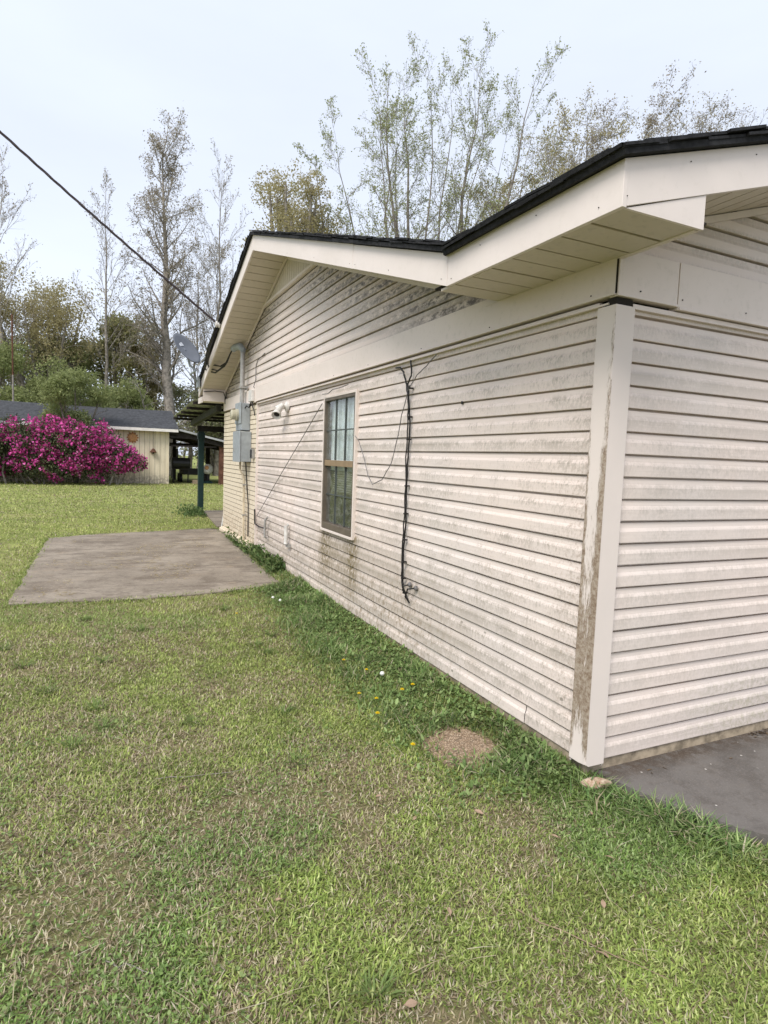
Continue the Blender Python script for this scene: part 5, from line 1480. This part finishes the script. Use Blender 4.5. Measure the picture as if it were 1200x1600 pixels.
STRAW = np.array([[0.50, 0.43, 0.29], [0.43, 0.36, 0.235], [0.56, 0.50, 0.37], [0.34, 0.27, 0.18], [0.22, 0.165, 0.11]])
FARG = np.array([[0.31, 0.36, 0.11], [0.37, 0.41, 0.14], [0.26, 0.31, 0.09], [0.45, 0.44, 0.20]])
def lush(x, y):
    dw, ds = dist_wall(x, y)
    wid = 0.30 + 0.42 * np.clip(1 - np.abs(y - 2.0) / 2.6, 0, 1) + 0.12 * (vn3(x, y, 0.4) - 0.5)
    a = np.clip((wid - dw) / 0.22 + 0.5, 0, 1)
    b = np.clip((0.30 - ds) / 0.2 + 0.3, 0, 1) * (y < 0.15)
    return np.maximum(a, b)
def patch(x, y):
    p = vn1(x, y, 0.85) * 0.28 + vn2(x, y, 0.33) * 0.36 + vn4(x, y, 0.12) * 0.36
    for (cx, cy, r) in ((-0.93, 0.45, 0.20), (-0.95, 0.70, 0.16), (-1.88, 2.34, 0.25), (-1.2, -0.70, 0.14), (-0.55, -0.05, 0.16), (-2.2, 0.05, 0.35), (-0.62, -0.35, 0.2)):
        p = p + 0.22 * np.exp(-((x - cx) ** 2 + (y - cy) ** 2) / (r * r))
    return p
VV, QQ, TT, CC = [], [], [], []; off = 0
def push(V, Q, T, c):
    global off
    VV.append(V); QQ.append(Q + off); TT.append(T + off); CC.append(c); off += len(V)
def radial(n, r0, r1, az0, az1):
    rr = np.linspace(r0, r1, 4000); w = rr * np.minimum(1, (3.0 / rr) ** 2); c = np.cumsum(w); c /= c[-1]
    r = np.interp(g.random(n), c, rr); a = np.radians(g.uniform(az0, az1, n))
    return CAM.x + r * np.sin(a), CAM.y + r * np.cos(a), r
def lawn(n, r0, r1, az0, az1, simple_=False):
    x, y, r = radial(n, r0, r1, az0, az1)
    k = ~blocked(x, y); x, y, r = x[k], y[k], r[k]
    lu = lush(x, y); pt = patch(x, y)
    bare_ = np.clip((pt - 0.70) / 0.12, 0, 0.8) * (1 - lu)
    k = g.random(len(x)) > bare_ * 0.8; x, y, r, lu, pt = x[k], y[k], r[k], lu[k], pt[k]
    n = len(x)
    ps = np.clip(0.36 + (pt - 0.52) * 1.5, 0.10, 0.82) * (1 - 0.75 * lu)
    far_ = np.clip((r - 2.5) / 8, 0, 1)
    ps = ps * (1 - 0.40 * far_)
    straw = g.random(n) < ps
    gc = GREEN[g.integers(0, 5, n)] * (1 - far_)[:, None] + FARG[g.integers(0, 4, n)] * far_[:, None]
    tone = (0.72 + 0.56 * (0.5 * vn3(x, y, 0.25) + 0.5 * vn2(x, y, 0.09)))[:, None]
    gc = gc * tone * (1 - 0.18 * lu)[:, None]
    blue = np.clip((vn4(x, y, 0.6) - 0.60) * 6, 0, 1)[:, None] * (1 - far_)[:, None]
    gc = gc * (1 - blue * np.array([0.26, 0.14, 0.10]))
    col = np.where(straw[:, None], STRAW[g.integers(0, 5, n)] * (1 - 0.25 * far_)[:, None], gc) * g.uniform(0.72, 1.45, (n, 1))
    L = g.uniform(0.014, 0.034, n) * (1 + 0.55 * lu) * (1 + 0.035 * r)
    W = np.maximum(g.uniform(0.0038, 0.0070, n) * np.where(straw, 0.72, 1), r * 0.0014)
    lean = np.where(straw, g.uniform(0.5, 1.5, n), g.uniform(0.25, 1.4, n))
    a = g.uniform(0, 2 * np.pi, n); z = gground(x, y) - 0.003 + g.random(n) ** 2 * 0.014 * np.clip(6 - r, 0, 1)
    if simple_:
        d = np.stack([np.cos(a) * np.sin(lean), np.sin(a) * np.sin(lean), np.cos(lean)], -1); s_ = np.stack([-np.sin(a), np.cos(a), np.zeros(n)], -1)
        b = np.stack([x, y, z], -1); w = (W * 0.6)[:, None]
        V = np.stack([b - s_ * w, b + s_ * w, b + d * L[:, None]], 1).reshape(-1, 3)
        push(V, np.zeros((0, 4), int), np.arange(n * 3).reshape(n, 3), np.repeat(col, 3, axis=0))
    else:
        push(*blade_mesh(x, y, z, L, W, lean, a, col, np.where(straw, g.uniform(-0.2, 0.35, n), g.uniform(0.0, 0.9, n)), True))
lawn(345000, 1.1, 5.0, -11, 61)
lawn(380000, 5.0, 28.0, -10, 58, True)
lawn(110000, 0.4, 26.0, -50, -10, True)
lawn(45000, 0.2, 5.0, -180, -50, True)
lawn(45000, 0.2, 5.0, 61, 180, True)
# grass creeping over the edge of the pad
pe = np.array(PAD + PAD[:1]); n = 10000
i_ = g.integers(0, len(PAD), n); t_ = g.random(n)
x = pe[i_, 0] * (1 - t_) + pe[i_ + 1, 0] * t_ + g.normal(0, 0.035, n); y = pe[i_, 1] * (1 - t_) + pe[i_ + 1, 1] * t_ + g.normal(0, 0.05, n)
k = (vn3(x, y, 0.35) + 0.5 * vn2(x, y, 0.1) > 0.56) & (x < -0.02); x, y = x[k], y[k]; n = len(x)
push(*blade_mesh(x, y, gz(y), g.uniform(0.025, 0.065, n), g.uniform(0.006, 0.010, n), g.uniform(0.3, 1.3, n), g.uniform(0, 6.28, n), GREEN[g.integers(0, 5, n)] * g.uniform(0.6, 1.2, (n, 1)), 0.6))
# slender runners and long straws lying on top
x, y, r = sample(700, 1.2, 6, 'area', -10, 62); k = ~blocked(x, y); x, y = x[k], y[k]; n = len(x)
push(*blade_mesh(x, y, gground(x, y) + 0.022, g.uniform(0.06, 0.16, n), g.uniform(0.002, 0.0032, n), g.uniform(1.3, 1.5, n), g.uniform(0, 6.28, n), STRAW[g.integers(0, 3, n)] * 1.05, 0.15))
# brighter coarse tufts
for q in range(46):
    x0, y0, r0 = sample(1, 1.4, 8, 'area', -8, 56)
    if blocked(x0, y0)[0]: continue
    n = 40; a = g.uniform(0, 6.28, n); rr_ = g.random(n) * 0.035
    x, y = x0 + rr_ * np.cos(a), y0 + rr_ * np.sin(a)
    push(*blade_mesh(x, y, gground(x, y), g.uniform(0.05, 0.10, n), g.uniform(0.004, 0.007, n), g.uniform(0.4, 1.1, n), a + g.normal(0, 0.4, n), np.array([[0.19, 0.26, 0.085]]) * g.uniform(0.75, 1.2, (n, 1)), 0.5))
me = np_mesh('lawn_grass', np.concatenate(VV), QQ + TT, M['grass'], col=np.concatenate(CC))
mesh_obj('lawn_grass', me, label='short patchy lawn grass mixed with straw coloured dead blades', kind='stuff')

# taller weeds along the wall and the slab edge
VV, QQ, TT, CC = [], [], [], []; off = 0
n = 26000
y = g.uniform(-0.9, 9.0, n) ; y = np.where(g.random(n) < 0.5, g.uniform(-0.1, 4.4, n), y)
x = np.where(y > 2.2, 0.0, -0.05) - np.abs(g.normal(0, 0.36, n))
k = np.where(y < 0.1, g.random(n) < 0.0, True) & ~blocked(x, y, 0.02) & (g.random(n) < lush(x, y) * 1.0)
x, y = x[k], y[k]
es = SLABN[1:8]; sgi = g.integers(0, 6, 2600); tq = g.random(2600)
ex = es[sgi, 0] * (1 - tq) + es[sgi + 1, 0] * tq - np.abs(g.normal(0, 0.09, 2600)) - 0.0; ey = es[sgi, 1] * (1 - tq) + es[sgi + 1, 1] * tq - np.abs(g.normal(0, 0.05, 2600)) + 0.02
k = ~blocked(ex, ey, 0.012); x = np.concatenate([x, ex[k]]); y = np.concatenate([y, ey[k]])
n = len(x)
c = np.array([[0.16, 0.25, 0.085], [0.22, 0.31, 0.105], [0.12, 0.20, 0.065], [0.30, 0.37, 0.16]])[g.integers(0, 4, n)] * g.uniform(0.65, 1.3, (n, 1)) * (0.6 + 0.8 * vn4(x, y, 0.22))[:, None]
dry = g.random(n) < 0.12; c[dry] = STRAW[g.integers(0, 3, dry.sum())]
hgt = g.uniform(0.045, 0.12, n) * (0.25 + 1.25 * vn2(x, y, 0.22))
push(*blade_mesh(x, y, gground(x, y) - 0.004, hgt, g.uniform(0.004, 0.009, n) * np.where(y > 4, 1.4, 1), g.uniform(0.1, 0.9, n), g.uniform(0, 6.28, n), c, 0.7))
# long seed stalks
n = 40; y = g.uniform(0.1, 4.2, n); x = -np.abs(g.normal(0.12, 0.16, n)) - 0.02
push(*blade_mesh(x, y, gz(y), g.uniform(0.14, 0.30, n), np.full(n, 0.003), g.uniform(0.1, 0.7, n), g.uniform(0, 6.28, n), STRAW[g.integers(0, 3, n)] * np.array([0.8, 0.9, 0.6]), 0.5))
me = np_mesh('wall_weeds', np.concatenate(VV), QQ + TT, M['grass'], col=np.concatenate(CC))
mesh_obj('wall_weeds', me, label='taller dark green weeds growing along the foot of the siding', kind='stuff')

# broad leaves: clover and rosettes among the weeds, leafy weeds at the brick end
def broad(n, xf, yf, zf, size, cols, tilt=0.45, aspect=0.8):
    x, y = xf(n), yf(n); k = ~blocked(x, y, 0.02); x, y = x[k], y[k]; n = len(x)
    z = gground(x, y) + zf(n)
    VVb, Qb, Cb = [], [], []
    off_ = 0
    for lf in range(3):
        a = g.uniform(0, 6.28, n); t = g.normal(tilt, 0.3, n)
        s = size * g.uniform(0.6, 1.4, n)
        d = np.stack([np.cos(a) * np.cos(t), np.sin(a) * np.cos(t), np.sin(t)], -1); b = np.stack([-np.sin(a), np.cos(a), np.zeros(n)], -1)
        p = np.stack([x, y, z], -1); s = s[:, None]
        V = np.stack([p, p + d * s * 0.45 + b * s * aspect * 0.5, p + d * s * 0.9 + b * s * aspect * 0.25, p + d * s, p + d * s * 0.9 - b * s * aspect * 0.25, p + d * s * 0.45 - b * s * aspect * 0.5], 1).reshape(-1, 3)
        F = np.arange(n * 6).reshape(n, 6)
        VVb.append(V); Qb.append(F + off_); off_ += len(V)
        Cb.append(np.repeat(cols[g.integers(0, len(cols), n)] * g.uniform(0.75, 1.25, (n, 1)), 6, axis=0))
    return np.concatenate(VVb), Qb, np.concatenate(Cb)
CLOVER = np.array([[0.14, 0.215, 0.07], [0.19, 0.275, 0.09], [0.25, 0.33, 0.13]])
V, F, c = broad(5200, lambda n: -np.abs(g.normal(0, 0.33, n)) - 0.01, lambda n: g.uniform(0.0, 4.4, n), lambda n: g.uniform(0.012, 0.05, n), 0.013, CLOVER)
mesh_obj('clover', np_mesh('clover', V, F, M['grass'], col=c), label='dark green clover leaves among the weeds by the wall', kind='stuff')
def cx(n):
    return g.uniform(-2.6, 0.2, n)
x_ = np.array([0.0])
V2, F2, c2_ = broad(9000, cx, lambda n: g.uniform(-1.1, 2.2, n), lambda n: g.uniform(0.010, 0.026, n), 0.010, CLOVER * np.array([1.15, 1.12, 1.1]), 0.3)
cen = V2.reshape(-1, 6, 3)[:, 0]; keep = vn4(cen[:, 0], cen[:, 1], 0.6) + 0.25 * vn2(cen[:, 0], cen[:, 1], 0.15) > 0.70
idx = np.nonzero(keep)[0]
V2 = V2.reshape(-1, 6, 3)[idx].reshape(-1, 3); c2_ = c2_.reshape(-1, 6, 3)[idx].reshape(-1, 3)
mesh_obj('lawn_clover', np_mesh('lawn_clover', V2, [np.arange(len(V2)).reshape(-1, 6)], M['grass'], col=c2_), label='small clover patches spread through the lawn', kind='stuff')
V, F, c = broad(900, lambda n: -0.02 - np.abs(g.normal(0, 0.25, n)), lambda n: g.uniform(0.05, 4.2, n), lambda n: g.uniform(0.01, 0.05, n), 0.034, CLOVER * 1.15, 0.55, 0.42)
mesh_obj('broadleaf_weeds', np_mesh('broadleaf_weeds', V, F, M['grass'], col=c), label='broad leaved weeds dotted among the tall grass by the wall', kind='stuff')
V, F, c = broad(1500, lambda n: -0.02 - np.abs(g.normal(0.06, 0.07, n)), lambda n: g.uniform(4.9, 8.3, n), lambda n: g.uniform(0.01, 0.16, n) * g.random(n), 0.055, np.array([[0.09, 0.15, 0.05], [0.14, 0.20, 0.07], [0.18, 0.23, 0.09]]), 0.5, 0.5)
k_ = None
mesh_obj('leafy_weeds', np_mesh('leafy_weeds', V, F, M['grass'], col=c), label='leafy green weeds between the concrete pad and the bricks', kind='stuff')
V, F, c = broad(500, lambda n: 0.02 + g.normal(0, 0.22, n), lambda n: 11.9 + g.normal(0, 0.35, n), lambda n: g.uniform(0.01, 0.22, n) * g.random(n), 0.06, np.array([[0.09, 0.15, 0.05], [0.14, 0.20, 0.07]]), 0.6, 0.4)
mesh_obj('post_weeds', np_mesh('post_weeds', V, F, M['grass'], col=c), label='tuft of weeds round the foot of the green porch post', kind='stuff')
# dry litter blown over the pad and along the slab's edge
n = 3600
x = g.uniform(-2.6, -0.15, n); y = g.uniform(4.3, 8.9, n)
k = in_poly(x, y, PADN) & (vn2(x, y, 0.55) + 0.5 * vn3(x, y, 0.16) > 0.93); x, y = x[k], y[k]; n = len(x)
V, Q, T, c = blade_mesh(x, y, gz(y) + 0.026, g.uniform(0.02, 0.06, n), g.uniform(0.004, 0.01, n), np.full(n, 1.5), g.uniform(0, 6.28, n), STRAW[g.integers(0, 4, n)] * np.array([1.0, 0.95, 0.7]), 0.05)
mesh_obj('dry_litter', np_mesh('dry_litter', V, [Q, T], M['grass'], col=c), label='dry straw litter scattered on the concrete pad', kind='stuff')
n = 420
x = g.uniform(0.3, 2.2, n); y = 0.0 - np.abs(g.normal(0, 0.045, n)); k = vn2(x, y * 0.3, 0.22) > 0.48; x, y = x[k], y[k]; n = len(x)
V, Q, T, c = blade_mesh(x, y, np.full(n, -0.052), g.uniform(0.008, 0.035, n), g.uniform(0.003, 0.009, n), g.uniform(1.2, 1.55, n), g.uniform(0, 6.28, n), np.array([[0.10, 0.07, 0.045], [0.20, 0.14, 0.085], [0.06, 0.045, 0.03]])[g.integers(0, 3, n)], 0.1)
mesh_obj('leaf_debris', np_mesh('leaf_debris', V, [Q, T], M['grass'], col=c), label='dark leaf crumbs along the foot of the short wall', kind='stuff')

# gravel-faced round stepping stone
def agg_mat():
    k = NT('brown pea gravel')
    col = k.ramp(k.island, [(0, (0.16, 0.105, 0.065)), (0.4, (0.27, 0.19, 0.125)), (0.75, (0.36, 0.27, 0.185)), (1, (0.46, 0.37, 0.275))])
    return k.done(col, 0.75, 0.25)
sx, sy = -0.31, 0.53
ss = empty('stepping_stone', (sx, sy, -0.115), 'round brown gravel faced stepping stone sunk in the grass by the wall', 'stepping stone')
zs0 = float(gz(sy)) + 0.018
mb = MB(); n = 28; rim = []
rr_ = random.Random(4)
for ring, (sc, dz) in enumerate(((0.23, -0.04), (0.23, -0.006), (0.215, 0.0), (0.001, 0.002))):
    for k in range(n):
        q = 2 * math.pi * k / n; wv = 1 + 0.07 * math.sin(2 * q + 0.6) + 0.05 * math.sin(3 * q + 1) + 0.035 * math.sin(5 * q) + 0.02 * math.sin(9 * q)
        rim.append((sx + sc * wv * math.cos(q), sy + sc * wv * math.sin(q), zs0 + dz))
mb.add(rim, [(i * n + k, i * n + (k + 1) % n, (i + 1) * n + (k + 1) % n, (i + 1) * n + k) for i in range(3) for k in range(n)])
mb.build('disc', simple('brown cement', (0.20, 0.15, 0.105), 0.9, 0.1, 0.3, 30, bump=0.5), ss)
m = 3200
a = g.uniform(0, 6.28, m); rad = 0.223 * np.sqrt(g.random(m)) * (1 + 0.07 * np.sin(2 * a + 0.6) + 0.05 * np.sin(3 * a + 1) + 0.035 * np.sin(5 * a) + 0.02 * np.sin(9 * a))
pc = np.stack([sx + rad * np.cos(a), sy + rad * np.sin(a), np.full(m, zs0 + 0.001)], -1)
oct_ = np.array([[1, 0, 0], [0, 1, 0], [-1, 0, 0], [0, -1, 0], [0, 0, 1]], float)
s3 = np.stack([g.uniform(0.0035, 0.0075, m), g.uniform(0.0025, 0.005, m), g.uniform(0.002, 0.0045, m)], -1)
th = g.uniform(0, 6.28, m); loc = oct_[None] * s3[:, None]
V = np.stack([loc[..., 0] * np.cos(th)[:, None] - loc[..., 1] * np.sin(th)[:, None], loc[..., 0] * np.sin(th)[:, None] + loc[..., 1] * np.cos(th)[:, None], loc[..., 2]], -1) + pc[:, None]
i5 = (np.arange(m) * 5)[:, None]
F = np.concatenate([i5 + np.array([[0, 1, 4]]), i5 + np.array([[1, 2, 4]]), i5 + np.array([[2, 3, 4]]), i5 + np.array([[3, 0, 4]])])
mesh_obj('gravel', np_mesh('gravel', V.reshape(-1, 3), [F], agg_mat(), smooth=True), ss, kind='stuff')

# loose broken stone at the slab corner
def rock(name, c, size, rot, mat, label, cat, seed):
    import bmesh
    r = random.Random(seed); bm = bmesh.new(); bmesh.ops.create_icosphere(bm, subdivisions=3, radius=1)
    ax = [Vector((r.gauss(0, 1), r.gauss(0, 1), r.gauss(0, 1))).normalized() for _ in range(9)]
    for v in bm.verts:
        d = v.co.copy(); k = 1.0
        for a in ax:
            h = d.dot(a)
            if h > 0.62: k = min(k, 0.62 / h + 0.10)
        v.co = d * k * (1 + r.uniform(-0.02, 0.02))
    for v in bm.verts: v.co = Matrix.Rotation(rot, 3, 'Z') @ Vector((v.co.x * size[0], v.co.y * size[1], v.co.z * size[2])) + Vector(c)
    me = bpy.data.meshes.new(name); bm.to_mesh(me); bm.free(); me.materials.append(mat)
    me.polygons.foreach_set('use_smooth', [True] * len(me.polygons))
    return mesh_obj(name, me, label=label, cat=cat)
k = NT('broken sandstone')
c_ = k.mix(k.range(k.noise(30, 5, 0.7), 0.4, 0.6), (0.50, 0.40, 0.30), (0.33, 0.21, 0.14)); c_ = k.mix(k.range(k.noise(14, 3), 0.52, 0.6), c_, (0.62, 0.54, 0.44)); k.bump(k.noise(50, 5), 0.5, 0.006)
stone_m = k.done(c_, 0.85, 0.15)
rock('broken_stone', (-0.005, -0.075, -0.058), (0.080, 0.028, 0.028), -0.22, stone_m, 'tan broken stone lying in the grass at the slab corner', 'stone', 5)

# dandelions in bloom and gone to seed
def dandelion_proto(kind):
    root = empty('dandelion', (0, 0, 0))
    mb = MB(); mb.tube([(0, 0, 0), (0.004, 0.002, 0.03), (0.003, 0.0, 0.058)], 0.0018, 5); mb.build('stem', M['leaf_green'], root)
    mb = MB()
    if kind == 'flower':
        for ring, (n_, ln, el) in enumerate(((14, 0.0155, 0.25), (11, 0.012, 0.7), (7, 0.008, 1.1))):
            for q in range(n_):
                a = 2 * math.pi * (q + ring * 0.4) / n_; d = Vector((math.cos(a) * math.cos(el), math.sin(a) * math.cos(el), math.sin(el))); s = Vector((-math.sin(a), math.cos(a), 0)) * 0.0028
                p = Vector((0.003, 0, 0.058 + 0.001 * ring)); mb.add([p, p + d * ln * 0.7 + s, p + d * ln, p + d * ln * 0.7 - s], [(0, 1, 2, 3)])
        mb.build('flower_head', yel, root)
    else:
        mb.lathe((0.003, 0, 0.05), (0, 0, 1), [(0.0, 0), (0.011, 0.004), (0.016, 0.014), (0.011, 0.025), (0, 0.029)], 12); mb.build('seed_head', M['seed'], root)
    mb = MB()
    for q in range(7):
        a = 2 * math.pi * q / 7 + 0.3; d = Vector((math.cos(a), math.sin(a), 0.25)); s = Vector((-math.sin(a), math.cos(a), 0)) * 0.008
        mb.add([(0, 0, 0.003), d * 0.03 + s, d * 0.06 + s * 0.7 - Vector((0, 0, 0.008)), d * 0.075 - Vector((0, 0, 0.012)), d * 0.06 - s * 0.7 - Vector((0, 0, 0.008)), d * 0.03 - s], [(0, 1, 2, 3, 4, 5)])
    mb.build('leaves', M['leaf_green'], root)
    return root
yel = leafy('dandelion yellow', [(0, (0.75, 0.55, 0.01)), (1, (0.85, 0.68, 0.03))], 0.6, 0.2)
M['seed'] = simple('white seed fluff', (0.72, 0.72, 0.70), 0.95, 0.05)
def place(proto, spots, first, label, cat, group, zoff=0.0):
    for i, (x, y, sc) in enumerate(spots):
        if i == 0: o = proto
        else:
            o = proto.copy(); COL.objects.link(o)
            for ch in proto.children:
                c = ch.copy(); COL.objects.link(c); c.parent = o
        o.location = (x, y, float(gground(np.array([x]), np.array([y]))[0]) + zoff); o.scale = (sc, sc, sc); o.rotation_euler = (0, 0, i * 1.7)
        tag(o, label[i] if isinstance(label, list) else label, cat, group)
pf = dandelion_proto('flower')
place(pf, [(-0.62, 0.95, 1.0), (-0.335, 1.20, 1.0), (-0.235, 1.25, 1.0), (-0.60, 1.26, 0.9), (-0.535, 1.15, 0.9), (-0.60, 0.555, 0.95), (-0.47, 1.84, 0.9), (-0.40, 1.61, 0.9), (-0.93, 3.23, 0.9)], 0,
      ['yellow dandelion standing clear in the lawn left of the other blooms', 'yellow dandelion below and left of the topmost bright pair by the wall', 'yellow dandelion closest to the siding among the bright blooms', 'yellow dandelion left of the bright pair by the wall',
       'low yellow dandelion between the bright pair and the lone bloom', 'yellow dandelion beside the left rim of the gravel stepping stone', 'small yellow dandelion in the dark weeds, uphill of the white seed head', 'pale yellow dandelion next to the white seed head', 'yellow dandelion just in front of the concrete pad'], 'dandelion', 'yellow dandelions')
ps_ = dandelion_proto('seed')
place(ps_, [(-0.345, 1.48, 1.0), (-0.48, 3.70, 0.9), (-0.44, 3.58, 0.9)], 0, ['white dandelion seed head above the yellow blooms', 'white seed head nearest the concrete pad corner', 'white seed head just right of the one at the pad corner'], 'dandelion', 'white dandelion seed heads')
# fallen leaves and sticks
leaf_m = leafy('dry fallen leaf', [(0, (0.30, 0.19, 0.13)), (0.5, (0.36, 0.25, 0.175)), (1, (0.42, 0.31, 0.22))], 0.7, 0.1)
mb = MB(); vs = []
for i in range(7):
    u = i / 6; w = 0.016 * math.sin(math.pi * min(1, u * 1.05 + 0.03)) ; zc = 0.006 * math.sin(u * 3.0)
    vs += [(0.07 * u - 0.035, -w, zc + 0.004), (0.07 * u - 0.035, 0, zc), (0.07 * u - 0.035, w, zc + 0.006)]
mb.add(vs, [f for i in range(6) for f in ((3 * i, 3 * i + 3, 3 * i + 4, 3 * i + 1), (3 * i + 1, 3 * i + 4, 3 * i + 5, 3 * i + 2))])
leaf_me = mb.mesh('fallen_leaf', leaf_m)
for i, (x, y, s) in enumerate(((-0.932, 0.243, 0.9), (-0.663, -0.778, 1.0), (-1.276, -0.703, 0.9), (-0.59, -0.01, 0.9), (-0.404, -0.267, 0.8), (-0.86, 0.05, 0.6), (-1.0, -0.45, 0.7), (-0.3, -0.45, 0.7), (-1.5, -0.2, 0.7), (-1.7, 0.6, 0.6), (-0.75, 0.35, 0.6), (-1.35, 1.3, 0.6), (-0.5, -0.62, 0.7), (-0.15, -0.2, 0.6))):
    o = mesh_obj('fallen_leaf', leaf_me, label={0: 'tan leaf lying in the lawn left of the gravel stepping stone', 1: 'tan leaf lying beside the thin brown twig', 2: 'tan leaf lowest in the foreground lawn', 4: 'tan leaf on the lawn below the broken stone'}.get(i, 'small curled tan leaf lying on the lawn'), cat='leaf', group='fallen leaves on the lawn')
    o.location = (x, y, float(gground(np.array([x]), np.array([y]))[0]) + 0.022); o.rotation_euler = (random.uniform(-0.4, 0.4), random.uniform(-0.5, 0.3), random.uniform(0, 6.3)); s *= 0.72; o.scale = (s, s * random.uniform(0.6, 1.1), s)
M['twig'] = simple('dry twig', (0.27, 0.20, 0.14), 0.9, 0.1)
def stick(a, b, r, label, mat='bark'):
    za = float(gground(np.array([a[0]]), np.array([a[1]]))[0]) + 0.018; zb = float(gground(np.array([b[0]]), np.array([b[1]]))[0]) + 0.022
    mb = MB(); mb.tube(wob([(a[0], a[1], za), (b[0], b[1], zb)], 6, 0.016, int(abs(a[0]) * 100)), [r, r, r * 0.9, r * 0.8, r * 0.8, r * 0.6, r * 0.5], 5)
    mb.build('twig', M[mat], label=label, cat='twig')
stick((-0.78, -0.52), (-0.55, -0.92), 0.0022, 'thin brown twig lying in the grass near the bottom right', 'twig')
stick((-2.02, -0.24), (-1.90, -0.34), 0.002, 'short pale straw stick on the lawn at the bottom left', 'bark_pale')
stick((-1.80, 0.72), (-1.42, 0.66), 0.002, 'long pale straw stick lying across the middle of the lawn', 'bark_pale')
